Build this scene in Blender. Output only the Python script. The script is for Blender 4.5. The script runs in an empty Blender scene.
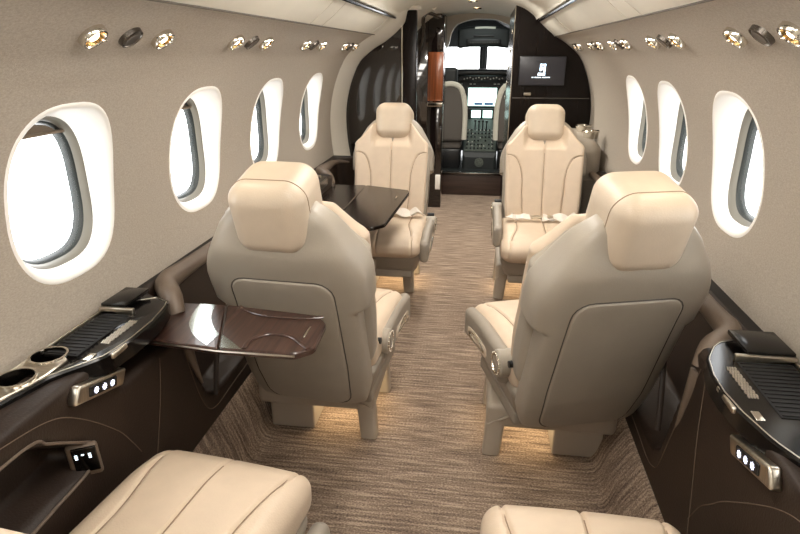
import bpy, bmesh, math, random
from mathutils import Vector, Matrix
random.seed(7)
C = bpy.context.scene.collection
PI = math.pi
def R(d): return d*PI/180

# ------------------------------------------------------------------ materials
def new_mat(name):
    m = bpy.data.materials.new(name); m.use_nodes = True
    return m, m.node_tree, m.node_tree.nodes['Principled BSDF']
def lin(c):
    f = lambda v: (v/255/12.92) if v/255 <= .04045 else ((v/255+.055)/1.055)**2.4
    return (f(c[0]), f(c[1]), f(c[2]), 1)
def mat(name, rgb, rough=.5, metal=0, coat=0, noise=0, nscale=40, bump=0, bscale=200, emit=None, es=0, spec=None, stretch=None, coat_rough=.05):
    m, nt, b = new_mat(name)
    b.inputs['Base Color'].default_value = lin(rgb)
    b.inputs['Roughness'].default_value = rough
    b.inputs['Metallic'].default_value = metal
    b.inputs['Coat Weight'].default_value = coat
    b.inputs['Coat Roughness'].default_value = coat_rough
    if spec is not None: b.inputs['Specular IOR Level'].default_value = spec
    tc = nt.nodes.new('ShaderNodeTexCoord'); src = tc.outputs['Object']
    if stretch:
        mp = nt.nodes.new('ShaderNodeMapping'); mp.inputs['Scale'].default_value = stretch
        nt.links.new(src, mp.inputs['Vector']); src = mp.outputs['Vector']
    if noise:
        n = nt.nodes.new('ShaderNodeTexNoise'); n.inputs['Scale'].default_value = nscale; n.inputs['Detail'].default_value = 5
        nt.links.new(src, n.inputs['Vector'])
        r = nt.nodes.new('ShaderNodeValToRGB')
        lo = lin([max(0, v*(1-noise)) for v in rgb]); hi = lin([min(255, v*(1+noise)) for v in rgb])
        r.color_ramp.elements[0].position = .3; r.color_ramp.elements[0].color = lo
        r.color_ramp.elements[1].position = .7; r.color_ramp.elements[1].color = hi
        nt.links.new(n.outputs['Fac'], r.inputs['Fac']); nt.links.new(r.outputs['Color'], b.inputs['Base Color'])
    if bump:
        n2 = nt.nodes.new('ShaderNodeTexNoise'); n2.inputs['Scale'].default_value = bscale; n2.inputs['Detail'].default_value = 3
        nt.links.new(src, n2.inputs['Vector'])
        bp = nt.nodes.new('ShaderNodeBump'); bp.inputs['Strength'].default_value = bump; bp.inputs['Distance'].default_value = .002
        nt.links.new(n2.outputs['Fac'], bp.inputs['Height']); nt.links.new(bp.outputs['Normal'], b.inputs['Normal'])
    if emit:
        b.inputs['Emission Color'].default_value = lin(emit); b.inputs['Emission Strength'].default_value = es
    return m

M = {}
M['wall'] = mat('wall_fabric', (170,160,147), .85, noise=.06, nscale=160, bump=.5, bscale=420, stretch=(1,1,2.2))
M['ceil'] = mat('ceiling_panel', (226,221,208), .6, noise=.01, nscale=8)
M['cream'] = mat('cream_trim', (216,210,198), .45)
M['line'] = mat('seam_line', (95,88,80), .8)  # dark colour of the headliner seam lines
M['reveal'] = mat('window_reveal', (250,248,243), .5)
M['winframe'] = mat('window_inner_frame', (118,114,104), .35)
M['gasket'] = mat('window_gasket', (40,46,46), .4)
M['shade'] = mat('pleated_shade', (120,104,86), .6)
M['leather'] = mat('cream_leather', (206,187,165), .42, bump=.25, bscale=260, noise=.015, nscale=20)
M['leather2'] = mat('beige_leather', (196,180,160), .42, bump=.25, bscale=260, noise=.015, nscale=20)
M['shell'] = mat('taupe_leather', (158,149,136), .40, bump=.2, bscale=280, noise=.015, nscale=15)
M['pan'] = mat('taupe_panel', (148,139,127), .45, noise=.02, nscale=12)
M['base'] = mat('seat_base_paint', (176,165,150), .5)
M['seam'] = mat('seam_thread', (146,126,106), .7)
M['gap'] = mat('dark_gap', (74,68,62), .6)
M['belt'] = mat('seat_belt_web', (214,206,196), .6, noise=.05, nscale=300)
M['chrome'] = mat('chrome', (225,220,210), .12, metal=1)
M['brushed'] = mat('brushed_metal', (196,188,174), .28, metal=1, noise=.08, nscale=30, stretch=(1,12,1))
M['steel'] = mat('dark_steel', (110,104,98), .25, metal=1)
M['gold'] = mat('gold_reflector', (235,195,130), .2, metal=1)
M['lens'] = mat('reading_light_lens', (255,240,215), .3, emit=(255,228,186), es=12)
M['vent'] = mat('vent_disc', (88,80,72), .35, metal=.6)
M['black'] = mat('black_plastic', (16,16,17), .35)
M['piano'] = mat('piano_black', (10,8,8), .16, spec=.35)
M['matblack'] = mat('ribbed_black_mat', (22,21,21), .6, spec=.3)
M['brown'] = mat('dark_brown_leather', (42,31,24), .5, spec=.35, noise=.05, nscale=18, bump=.3, bscale=220)
M['brown_lit'] = mat('lit_brown_leather', (104,90,78), .45, noise=.03, nscale=18, bump=.3, bscale=220)  # brown ledge leather with window light put into its colour, for pocket rims
M['stitch'] = mat('brown_stitching', (100,84,70), .7)
M['ledge'] = mat('charcoal_ledge', (32,29,28), .55, spec=.3, noise=.05, nscale=60)
M['inlay'] = mat('polished_inlay', (190,196,190), .16, metal=1)
M['screen'] = mat('dark_screen', (34,33,36), .35, emit=(56,54,58), es=.3)
M['logo'] = mat('screen_logo', (220,235,245), .5, emit=(220,238,250), es=1.6)
M['icon'] = mat('lit_icon', (230,235,255), .5, emit=(225,230,255), es=3)
M['avionic'] = mat('lit_avionics_display', (200,235,225), .3, emit=(205,240,232), es=2.2)
M['avblue'] = mat('display_blue', (50,80,120), .3, emit=(50,85,130), es=.6)
M['cockpit'] = mat('cockpit_grey', (26,30,30), .6)
M['cockpitd'] = mat('cockpit_dark', (26,30,30), .5)
M['pedestal'] = mat('pedestal_grey_green', (72,77,70), .5, noise=.25, nscale=90)
M['knob'] = mat('knob_white', (205,205,195), .5)
M['pilot'] = mat('pilot_sheepskin', (196,192,178), .8, bump=.4, bscale=120)
M['pilotg'] = mat('pilot_grey', (84,78,72), .7)
M['white'] = mat('placard_white', (235,230,222), .5)
M['red'] = mat('placard_red', (200,90,80), .5)
M['glow'] = mat('led_strip', (255,235,200), .5, emit=(255,214,150), es=14)
M['fill_panel'] = mat('ceiling_fill_diffuser', (255,248,236), .5, emit=(255,249,240), es=13.5)  # glow of the added ceiling fill panels

def wood_mat(name, c1, c2, rough, coat, scale, axis='x'):
    m, nt, b = new_mat(name)
    tc = nt.nodes.new('ShaderNodeTexCoord'); mp = nt.nodes.new('ShaderNodeMapping')
    mp.inputs['Scale'].default_value = {'x': (1.2, 30, 30), 'y': (30, 1.2, 30), 'z': (30, 30, 1.2)}[axis]
    n = nt.nodes.new('ShaderNodeTexNoise'); n.inputs['Scale'].default_value = scale; n.inputs['Detail'].default_value = 8; n.inputs['Distortion'].default_value = .6
    r = nt.nodes.new('ShaderNodeValToRGB')
    r.color_ramp.elements[0].position = .32; r.color_ramp.elements[0].color = lin(c1)
    r.color_ramp.elements[1].position = .72; r.color_ramp.elements[1].color = lin(c2)
    nt.links.new(tc.outputs['Object'], mp.inputs['Vector']); nt.links.new(mp.outputs['Vector'], n.inputs['Vector'])
    nt.links.new(n.outputs['Fac'], r.inputs['Fac']); nt.links.new(r.outputs['Color'], b.inputs['Base Color'])
    b.inputs['Roughness'].default_value = rough; b.inputs['Coat Weight'].default_value = coat; b.inputs['Coat Roughness'].default_value = .04
    return m
M['walnut'] = wood_mat('dark_walnut_veneer', (42,27,23), (80,56,47), .32, .4, 3, 'y')
M['ebony'] = wood_mat('ebony_gloss', (14,8,7), (26,15,12), .2, 0, 3, 'y')
M['bulk'] = wood_mat('bulkhead_dark_gloss', (14,10,9), (24,17,15), .12, 1, 2, 'z')
for m_ in (M['bulk'],):
    b_ = m_.node_tree.nodes['Principled BSDF']; b_.inputs['Coat IOR'].default_value = 1.65
M['bulkb'] = wood_mat('bulkhead_brown_gloss', (13,9,8), (24,16,13), .25, .0, 2, 'z')
M['bulkb'].node_tree.nodes['Principled BSDF'].inputs['Specular IOR Level'].default_value = .2
M['bulk'].node_tree.nodes['Principled BSDF'].inputs['Specular IOR Level'].default_value = .2
M['redwood'] = wood_mat('reddish_wood', (74,38,20), (124,66,34), .25, .6, 2, 'z')
M['sillwood'] = wood_mat('sill_wood', (44,34,30), (72,54,46), .4, .3, 3, 'x')

def carpet_mat():
    m, nt, b = new_mat('woven_brown_carpet')
    tc = nt.nodes.new('ShaderNodeTexCoord')
    def noise(scale, vec, det=4):
        mp = nt.nodes.new('ShaderNodeMapping'); mp.inputs['Scale'].default_value = vec
        n = nt.nodes.new('ShaderNodeTexNoise'); n.inputs['Scale'].default_value = scale; n.inputs['Detail'].default_value = det
        nt.links.new(tc.outputs['Object'], mp.inputs['Vector']); nt.links.new(mp.outputs['Vector'], n.inputs['Vector']); return n
    n1 = noise(7, (.9, 14, .9), 3); n2 = noise(150, (1, 1.5, 1.5), 2)
    a = nt.nodes.new('ShaderNodeMath'); a.operation = 'MULTIPLY_ADD'; a.inputs[1].default_value = .52
    nt.links.new(n1.outputs['Fac'], a.inputs[0])
    s = nt.nodes.new('ShaderNodeMath'); s.operation = 'MULTIPLY'; s.inputs[1].default_value = .48
    nt.links.new(n2.outputs['Fac'], s.inputs[0]); nt.links.new(s.outputs[0], a.inputs[2])
    r = nt.nodes.new('ShaderNodeValToRGB')
    e = r.color_ramp.elements
    e[0].position = .36; e[0].color = lin((92,78,69)); e[1].position = .64; e[1].color = lin((186,166,146))
    k = e.new(.5); k.color = lin((138,120,105))
    nt.links.new(a.outputs[0], r.inputs['Fac'])
    nt.links.new(r.outputs['Color'], b.inputs['Base Color'])
    bp = nt.nodes.new('ShaderNodeBump'); bp.inputs['Strength'].default_value = .6; bp.inputs['Distance'].default_value = .003
    nt.links.new(n2.outputs['Fac'], bp.inputs['Height']); nt.links.new(bp.outputs['Normal'], b.inputs['Normal'])
    b.inputs['Roughness'].default_value = .95; b.inputs['Specular IOR Level'].default_value = .1
    return m
M['carpet'] = carpet_mat()
def glass_mat():
    m = bpy.data.materials.new('window_pane_glass'); m.use_nodes = True; nt = m.node_tree
    nt.nodes.clear(); o = nt.nodes.new('ShaderNodeOutputMaterial')
    t = nt.nodes.new('ShaderNodeBsdfTransparent'); g = nt.nodes.new('ShaderNodeBsdfGlossy'); g.inputs['Roughness'].default_value = .02
    mx = nt.nodes.new('ShaderNodeMixShader'); mx.inputs[0].default_value = .06
    nt.links.new(t.outputs[0], mx.inputs[1]); nt.links.new(g.outputs[0], mx.inputs[2])
    nt.links.new(mx.outputs[0], o.inputs[0]); return m
M['glass'] = glass_mat()

# ------------------------------------------------------------------ mesh helpers
def mesh_obj(name, verts, faces, m, parent=None, smooth=True, auto=None):
    me = bpy.data.meshes.new(name); me.from_pydata([tuple(v) for v in verts], [], faces); me.update()
    bm = bmesh.new(); bm.from_mesh(me); bmesh.ops.remove_doubles(bm, verts=bm.verts, dist=1e-6)
    bmesh.ops.recalc_face_normals(bm, faces=bm.faces)
    for f in bm.faces: f.smooth = smooth
    if auto:
        for e in bm.edges:
            if len(e.link_faces) == 2 and e.calc_face_angle(0) > R(auto): e.smooth = False
    bm.to_mesh(me); bm.free(); me.materials.append(m)
    o = bpy.data.objects.new(name, me); C.objects.link(o)
    if parent: o.parent = parent
    return o
class MB:
    """collects shapes of one mesh"""
    def __init__(s): s.v = []; s.f = []
    def add(s, vf, T=None):
        v, f = vf; n = len(s.v)
        s.v += [(T @ Vector(p)) if T else Vector(p) for p in v]; s.f += [tuple(i+n for i in q) for q in f]; return s
    def build(s, name, m, parent=None, smooth=True, auto=35): return mesh_obj(name, s.v, s.f, m, parent, smooth, auto)
def axis_pts(sz, r, n, k):
    h = sz/2; r = min(r, h*.999); a = [h-r+r*math.tan(R(45)*i/k) for i in range(1, k+1)]
    mid = [-(h-r)+2*(h-r)*i/n for i in range(n+1)]
    return [-x for x in reversed(a)]+mid+a
def rbox(sx, sy, sz, r, n=(2,2,2), k=3, f=None, at=(0,0,0)):
    """box with rounded edges, dense enough for a deform function f(p)->p"""
    X = axis_pts(sx, r, n[0], k); Y = axis_pts(sy, r, n[1], k); Z = axis_pts(sz, r, n[2], k)
    r = min(r, min(sx, sy, sz)/2*.999)
    H = (sx/2-r, sy/2-r, sz/2-r); idx = {}; V = []; F = []
    cen = Vector(at)
    def vid(p):
        key = tuple(round(c, 7) for c in p)
        if key in idx: return idx[key]
        inner = Vector([max(-H[i], min(H[i], p[i])) for i in range(3)]); d = Vector(p)-inner
        q = inner + (d.normalized()*r if d.length > 1e-9 else d)
        q = q+cen
        if f: q = Vector(f(q))
        idx[key] = len(V); V.append(q); return idx[key]
    def side(A, B, mk):
        for i in range(len(A)-1):
            for j in range(len(B)-1):
                F.append(tuple(vid(mk(a, b)) for a, b in ((A[i],B[j]),(A[i+1],B[j]),(A[i+1],B[j+1]),(A[i],B[j+1]))))
    for s in (-1, 1):
        side(X, Y, lambda a, b: (a, b, s*sz/2)); side(X, Z, lambda a, b: (a, s*sy/2, b)); side(Y, Z, lambda a, b: (s*sx/2, a, b))
    return V, F
def box(x0, x1, y0, y1, z0, z1, r=.002): return rbox(abs(x1-x0), abs(y1-y0), abs(z1-z0), r, (1,1,1), 1, at=((x0+x1)/2, (y0+y1)/2, (z0+z1)/2))
def loft(rings, cap=True, closed=True):
    n = len(rings[0]); V = [p for r in rings for p in r]; F = []
    for i in range(len(rings)-1):
        for j in range(n if closed else n-1):
            F.append((i*n+j, i*n+(j+1) % n, (i+1)*n+(j+1) % n, (i+1)*n+j))
    if cap: F += [tuple(range(n-1, -1, -1)), tuple(range((len(rings)-1)*n, len(rings)*n))]
    return V, F
def tube(path, r, n=8, flat=1.0, up=(0,0,1), cap=True):
    """round (or flattened) tube along a path"""
    P = [Vector(p) for p in path]; rings = []
    for i, p in enumerate(P):
        d = (P[min(i+1, len(P)-1)]-P[max(i-1, 0)]).normalized()
        u = Vector(up); 
        if abs(d.dot(u)) > .95: u = Vector((0,1,0)) if abs(d.y) < .9 else Vector((1,0,0))
        s = d.cross(u).normalized(); u = s.cross(d).normalized()
        rr = r[i] if isinstance(r, (list, tuple)) else r
        rings.append([p+s*rr*math.cos(2*PI*k/n)+u*rr*flat*math.sin(2*PI*k/n) for k in range(n)])
    return loft(rings, cap)
def spline(pts, n=8):
    P = [Vector(p) for p in pts]; out = []
    for i in range(len(P)-1):
        a = P[max(i-1,0)]; b = P[i]; c = P[i+1]; d = P[min(i+2,len(P)-1)]
        for k in range(n):
            t = k/n; out.append(.5*((2*b)+(c-a)*t+(2*a-5*b+4*c-d)*t*t+(3*b-a-3*c+d)*t**3))
    out.append(P[-1]); return out
def lathe(prof, n=24, T=None):
    rings = [[Vector((r*math.cos(2*PI*k/n), r*math.sin(2*PI*k/n), z)) for k in range(n)] for r, z in prof]
    v, f = loft(rings, cap=False)
    return ([T @ p for p in v] if T else v), f
def prism(poly, z0, z1, bev=.003):
    """polygon (x,y) extruded in z with small bevel"""
    n = len(poly); cx = sum(p[0] for p in poly)/n; cy = sum(p[1] for p in poly)/n
    def ins(d):
        out = []
        for i in range(n):
            a = Vector(poly[i-1]); b = Vector(poly[i]); c = Vector(poly[(i+1) % n])
            e1 = (b-a).normalized(); e2 = (c-b).normalized()
            n1 = Vector((-e1.y, e1.x)); n2 = Vector((-e2.y, e2.x)); m_ = (n1+n2)
            if m_.length < 1e-6: m_ = n1
            m_.normalize(); k = max(.4, m_.dot(n1)); out.append(b+m_*d/k)
        return out
    area = sum(poly[i-1][0]*poly[i][1]-poly[i][0]*poly[i-1][1] for i in range(n))
    s = 1 if area > 0 else -1
    I = ins(bev*s); O = poly
    rings = [[Vector((p[0], p[1], z0)) for p in I], [Vector((p[0], p[1], z0+bev)) for p in O], [Vector((p[0], p[1], z1-bev)) for p in O], [Vector((p[0], p[1], z1)) for p in I]]
    return loft(rings)
def rounded_poly(poly, r, n=5):
    out = []; N = len(poly)
    for i in range(N):
        a = Vector(poly[i-1][:2]); b = Vector(poly[i][:2]); c = Vector(poly[(i+1) % N][:2])
        ri = poly[i][2] if len(poly[i]) > 2 else r
        ua = (a-b); uc = (c-b); la = min(ri, ua.length*.45); lc = min(ri, uc.length*.45)
        p = b+ua.normalized()*la; q = b+uc.normalized()*lc
        for k in range(n+1):
            t = k/n; out.append(tuple((1-t)**2*p+2*t*(1-t)*b+t*t*q))
    return out
def sup(a, b, n, N=48, ph=0):
    out = []
    for k in range(N):
        t = 2*PI*k/N+ph; c, s = math.cos(t), math.sin(t)
        out.append((a*math.copysign(abs(c)**(2/n), c), b*math.copysign(abs(s)**(2/n), s)))
    return out
def interp(tab, x):
    if x <= tab[0][0]: return tab[0][1]
    for (a, b), (c, d) in zip(tab, tab[1:]):
        if x <= c:
            t = (x-a)/(c-a); t = t*t*(3-2*t); return b+(d-b)*t
    return tab[-1][1]
def lerp(tab, x):
    if x <= tab[0][0]: return tab[0][1]
    for (a, b), (c, d) in zip(tab, tab[1:]):
        if x <= c: return b+(d-b)*(x-a)/(c-a)
    return tab[-1][1]
def sstep(a, b, x):
    t = max(0, min(1, (x-a)/(b-a))); return t*t*(3-2*t)
def thing(name, label, cat, loc=(0,0,0), rz=0, group=None):
    o = bpy.data.objects.new(name, None); o.empty_display_size = .1; C.objects.link(o)
    o.location = loc; o.rotation_euler = (0, 0, rz); o['label'] = label; o['category'] = cat
    if group: o['group'] = group
    return o
def tag(o, label, cat, group=None):
    o['label'] = label; o['category'] = cat
    if group: o['group'] = group
    return o
def struct(o): o['kind'] = 'structure'; return o
def dup(root, loc, rz=0, label=None, group=None):
    r = root.copy(); C.objects.link(r); r.location = loc; r.rotation_euler = (0, 0, rz)
    if label: r['label'] = label
    if group: r['group'] = group
    for ch in list(root.children):
        c = ch.copy(); C.objects.link(c); c.parent = r
        for g in ch.children:
            d = g.copy(); C.objects.link(d); d.parent = c
    return r

# ------------------------------------------------------------------ cabin section
WP = [(.80,.0),(.80,.3),(.80,.5),(.812,.66),(.825,.76),(.832,.86),(.83,.96),(.815,1.06),(.79,1.15),(.757,1.23),(.742,1.26),(.71,1.305),(.665,1.345),(.61,1.385),(.55,1.418)]
CP = [(.55,1.418),(.50,1.455),(.455,1.495),(.44,1.508)]
CP2 = [(.42,1.518),(.40,1.545),(.32,1.595),(.18,1.63),(0,1.645)]
def xw(z):
    return lerp([(b, a) for a, b in SWP], z)
SWP = [(p.x, p.y) for p in spline([(a, b, 0) for a, b in WP], 6)]
ZR0, ZR1 = .76, 1.27
WIN = {-1: [-.10, .53, 1.165, 1.80, 2.44, 3.10], 1: [-.10, .52, 1.13, 1.745, 2.345, 2.895]}
YA, YF = -.9, 5.62
WA, WB, WN = .178, .199, 2.7      # window opening half width, half height, exponent
WZ = 1.018
def win_outline(a, b, N, n=WN): return sup(a, b, n, N)
def rect_perim(y0, y1, z0, z1, ny, nz):
    P = []
    for j in range(nz//2): P.append((y1, (z0+z1)/2+(z1-z0)/2*j/(nz/2)))
    for i in range(ny): P.append((y1+(y0-y1)*i/ny, z1))
    for j in range(nz): P.append((y0, z1+(z0-z1)*j/nz))
    for i in range(ny): P.append((y0+(y1-y0)*i/ny, z0))
    for j in range(nz//2): P.append((y1, z0+(z1-z0)/2*j/(nz/2)))
    return P
def build_wall(s, name):
    V = []; F = []
    wins = WIN[s]; mids = [wins[0]-.33]+[(a+b)/2 for a, b in zip(wins, wins[1:])]+[wins[-1]+.33]
    NY, NZ = 16, 12
    def grid(ys, pts):
        n0 = len(V)
        for y in ys:
            for (x, z) in pts: V.append(Vector((s*x, y, z)))
        m = len(pts)
        for i in range(len(ys)-1):
            for j in range(m-1): F.append((n0+i*m+j, n0+(i+1)*m+j, n0+(i+1)*m+j+1, n0+i*m+j+1))
    low = [(xw(z), z) for z in [.0+.04*i for i in range(19)]]+[(xw(ZR0), ZR0)]
    top = [(xw(ZR1), ZR1)]+[p for p in SWP if p[1] > ZR1+.003]
    midz = [(xw(ZR0+(ZR1-ZR0)*j/NZ), ZR0+(ZR1-ZR0)*j/NZ) for j in range(NZ+1)]
    for wc, y0, y1 in zip(wins, mids, mids[1:]):
        ys = [y0+(y1-y0)*i/NY for i in range(NY+1)]
        grid(ys, low); grid(ys, top)
        per = rect_perim(y0, y1, ZR0, ZR1, NY, NZ); N = len(per)
        inner = []
        for (py, pz) in per:
            t = math.atan2((pz-WZ)/WB, (py-wc)/WA); c, q = math.cos(t), math.sin(t)
            rr = (abs(c)**WN+abs(q)**WN)**(-1/WN); inner.append((wc+WA*c*rr, WZ+WB*q*rr))
        n0 = len(V); K = 8
        for k in range(K+1):
            t = (k/K)**1.4
            for (a, b), (c, d) in zip(inner, per):
                y = a+(c-a)*t; z = b+(d-b)*t; V.append(Vector((s*xw(z), y, z)))
        for k in range(K):
            for j in range(N): F.append((n0+k*N+j, n0+k*N+(j+1) % N, n0+(k+1)*N+(j+1) % N, n0+(k+1)*N+j))
    full = low+midz[1:]+top[1:]
    for a, b in ((YA, mids[0]), (mids[-1], YF)):
        n = max(2, int((b-a)/.06)); grid([a+(b-a)*i/n for i in range(n+1)], full)
    return struct(mesh_obj(name, V, F, M['wall']))
build_wall(-1, 'wall_left'); build_wall(1, 'wall_right')

# ceiling
sCP = [(p.x, p.y) for p in spline([(a, b, 0) for a, b in CP], 4)]
sCP2 = [(p.x, p.y) for p in spline([(a, b, 0) for a, b in CP2], 5)]
half = sCP+[(.437,1.53),(.424,1.53)]+sCP2
prof = [(-a, b) for a, b in half]+[(a, b) for a, b in reversed(half[:-1])]
ys = [YA+(YF-YA)*i/60 for i in range(61)]
V, F = loft([[Vector((a, y, b)) for a, b in prof] for y in ys], cap=False, closed=False)
struct(mesh_obj('ceiling', V, F, M['ceil'], auto=40))
# seams and track strips of the headliner
mb = MB()
for s in (-1, 1):
    mb.add(tube([(s*.549, y, 1.4155) for y in (YA, 3.78 if s < 0 else 4.2)], .0028, 6))
o = struct(mb.build('trim_1', M['line']))
mb = MB()
for s, ye in ((-1, 3.80), (1, 4.18)):
    mb.add(tube([(s*.432, y, 1.508) for y in (YA, ye)], .0085, 8))
struct(mb.build('trim_2', M['piano']))
mb = MB()                                            # panel joints across the headliner
for s, Y in ((-1, .9), (-1, 1.02), (-1, 2.25), (-1, 2.42), (-1, 3.45), (1, 1.9), (1, 2.08), (1, 3.4)):
    mb.add(tube([(s*(a-.0005), Y, b-.0005) for a, b in sCP], .0012, 5))
struct(mb.build('trim_3', M['cream']))

# floor with raised, sloped sides
fx = [(-.74,.235),(-.715,.225),(-.70,.21),(-.655,.09),(-.64,.03),(-.625,.006),(-.60,0),(-.3,0),(0,0),(.3,0),(.51,0),(.53,.006),(.545,.03),(.56,.08),(.61,.17),(.628,.18),(.67,.185)]
ysf = [YA+(4.6-YA)*i/30 for i in range(31)]
V, F = loft([[Vector((a, y, b)) for a, b in fx] for y in ysf], cap=False, closed=False)
V2, F2 = loft([[Vector((a, y, 0)) for a in (-.80, -.3, 0, .3, .80)] for y in (4.6, 5.62)], cap=False, closed=False)
n = len(V); V += V2; F += [tuple(i+n for i in f) for f in F2]
struct(mesh_obj('floor', V, F, M['carpet'], auto=60))
# aft wall behind the camera
sec = [(-.80,0)]+[(-a, b) for a, b in SWP]+[(-a, b) for a, b in sCP[1:]]+[(-a, b) for a, b in sCP2]+[(a, b) for a, b in reversed(sCP2[:-1])]+[(a, b) for a, b in reversed(sCP[1:])]+[(a, b) for a, b in reversed(SWP)]+[(.80,0)]
def sec_plate(pts, y, t):
    return loft([[Vector((a, y, b)) for a, b in pts], [Vector((a, y+t, b)) for a, b in pts]])
v, f = sec_plate(sec, YA-.02, .02); struct(mesh_obj('wall_back', v, f, M['cream'], smooth=False))

# ------------------------------------------------------------------ windows (funnel reveal, inner frame, pane, raised shade)
wn = 0
for s in (-1, 1):
    for wc in WIN[s]:
        wn += 1
        N = 56
        def ring(a, b, dx, n=WN, zc=WZ):
            return [Vector((s*(xw(max(min(WZ+q, 1.27), .76))*1+dx if dx < .012 else (.838+dx-.02*((q)/.2)**2)), wc+p, zc+q)) for p, q in win_outline(a, b, N, n)]
        root = bpy.data.objects.new('window_%d' % wn, None); C.objects.link(root); root.location = (0,0,0); struct(root)
        rings = [ring(WA+.001, WB+.001, .0), ring(WA-.004, WB-.004, -.003), ring(WA-.012, WB-.012, .002), ring(WA-.022, WB-.022, .020), ring(WA-.030, WB-.030, .036)]
        v, f = loft(rings, cap=False); mesh_obj('window_reveal', v, f, M['reveal'], root)
        rings = [ring(WA-.030, WB-.030, .036), ring(WA-.036, WB-.036, .042), ring(WA-.040, WB-.040, .054), ring(WA-.046, WB-.046, .058), ring(WA-.049, WB-.049, .076)]
        v, f = loft(rings[:3], cap=False); mesh_obj('window_frame', v, f, M['winframe'], root, auto=50)
        v, f = loft(rings[2:], cap=False); mesh_obj('gasket', v, f, M['gasket'], root, auto=50)
        r = ring(WA-.0435, WB-.0435, .0565); mesh_obj('pane', r, [tuple(range(N))], M['glass'], root)
        mb = MB()                                     # bottom edge of the pleated shade peeping out at the top
        pts = [(p, q) for p, q in win_outline(WA-.049, WB-.049, 120) if q > .128]
        pts.sort()
        for k in range(len(pts)-1):
            (a, b), (c, d) = pts[k], pts[k+1]
            X = s*(.838+.046)
            mb.v += [Vector((X, wc+a, WZ+.126)), Vector((X, wc+c, WZ+.126)), Vector((X, wc+c, WZ+max(d, .127))), Vector((X, wc+a, WZ+max(b, .127)))]
            n = len(mb.v); mb.f.append((n-4, n-3, n-2, n-1))
        mb.add(rbox(.012, .22, .008, .003, (1,1,1), 2, at=(s*.884, wc, WZ+.127)))
        mb.build('shade', M['shade'], root)

# ------------------------------------------------------------------ reading lights and air vents along the upper wall
def wall_frame(s, y, z):
    a, b = xw(z-.01), xw(z+.01); t = Vector((s*(b-a), 0, .02)).normalized(); nrm = Vector((-s*abs(t.z), 0, -abs(t.x))) 
    ex = Vector((0, 1, 0)); ez = nrm.normalized(); ey = ez.cross(ex).normalized()
    Mx = Matrix((ex, ey, ez)).transposed().to_4x4(); Mx.translation = Vector((s*xw(z), y, z)); return Mx
rl = None; av = None
def reading_light():
    t = thing('reading_light', '', 'light')
    mb = MB(); mb.add(lathe([(.0215,.010),(.0235,.014),(.027,.014),(.0295,.008),(.030,-.002)], 28)); mb.build('bezel', M['chrome'], t)
    mb = MB(); mb.add(lathe([(.0215,.012),(.017,.006),(.011,.003),(0.0,.002)], 24)); rf = mb.build('reflector', M['gold'], t)
    mb = MB(); mb.add(lathe([(.0135,.0045),(.011,.009),(.0,.011)], 20)); mb.build('lens', M['lens'], t)
    mb = MB()
    for k in (-1, 1): MB().add(rbox(.012, .005, .006, .002, (1,1,1), 2, at=(k*.0265, 0, .014))).build('tab', M['chrome'], t)
    return t
def air_vent():
    t = thing('air_vent', '', 'vent')
    mb = MB(); mb.add(lathe([(.022,.006),(.024,.010),(.027,.010),(.029,-.001)], 28)); mb.build('bezel', M['steel'], t)
    mb = MB(); mb.add(lathe([(.0225,.008),(.018,.011),(.006,.010),(0,.0105)], 24)); mb.build('vent_disc', M['vent'], t)
    return t
side_nm = {-1: 'left', 1: 'right'}
ordn = ['nearest', 'second', 'third', 'fourth', 'fifth']
LG = {-1: [1.243, 1.932, 2.66, 3.38], 1: [1.335, 2.02, 2.68, 3.25, 3.85]}
for s in (-1, 1):
    for gi, yc in enumerate(LG[s]):
        for k, dy in (('near', -.13), ('mid', 0), ('far', .13)):
            Mx = wall_frame(s, yc+dy*(1 if gi < 4 else .6), 1.352)
            where = f'{ordn[gi]} light cluster of the {side_nm[s]} wall'
            if k == 'mid':
                if av is None: av = air_vent(); o = av
                else: o = dup(av, (0,0,0))
                o['label'] = f'grey air vent centred in the {where}'; o['group'] = 'overhead air vents'
            else:
                if rl is None: rl = reading_light(); o = rl
                else: o = dup(rl, (0,0,0))
                o['label'] = f'gold reading light, {"nearer" if k == "near" else "farther"} in the {where}'; o['group'] = 'overhead reading lights'
            o.matrix_world = Mx

def rrect_pt(t, hx, hz, r):
    segs = [(2*(hx-r)), PI*r/2, 2*(hz-r), PI*r/2]*2; L = sum(segs); d = t*L
    cx = [(hx-r, hz-r), (hx-r, -(hz-r)), (-(hx-r), -(hz-r)), (-(hx-r), hz-r)]
    a = d
    if a < segs[0]: return (-(hx-r)+a, hz)
    a -= segs[0]
    if a < segs[1]: th = PI/2-a/r; return (hx-r+r*math.cos(th), hz-r+r*math.sin(th))
    a -= segs[1]
    if a < segs[2]: return (hx, hz-r-a)
    a -= segs[2]
    if a < segs[3]: th = -a/r; return (hx-r+r*math.cos(th), -(hz-r)+r*math.sin(th))
    a -= segs[3]
    if a < segs[4]: return (hx-r-a, -hz)
    a -= segs[4]
    if a < segs[5]: th = -PI/2-a/r; return (-(hx-r)+r*math.cos(th), -(hz-r)+r*math.sin(th))
    a -= segs[5]
    if a < segs[6]: return (-hx, -(hz-r)+a)
    a -= segs[6]; th = PI-a/r; return (-(hx-r)+r*math.cos(th), hz-r+r*math.sin(th))
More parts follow.
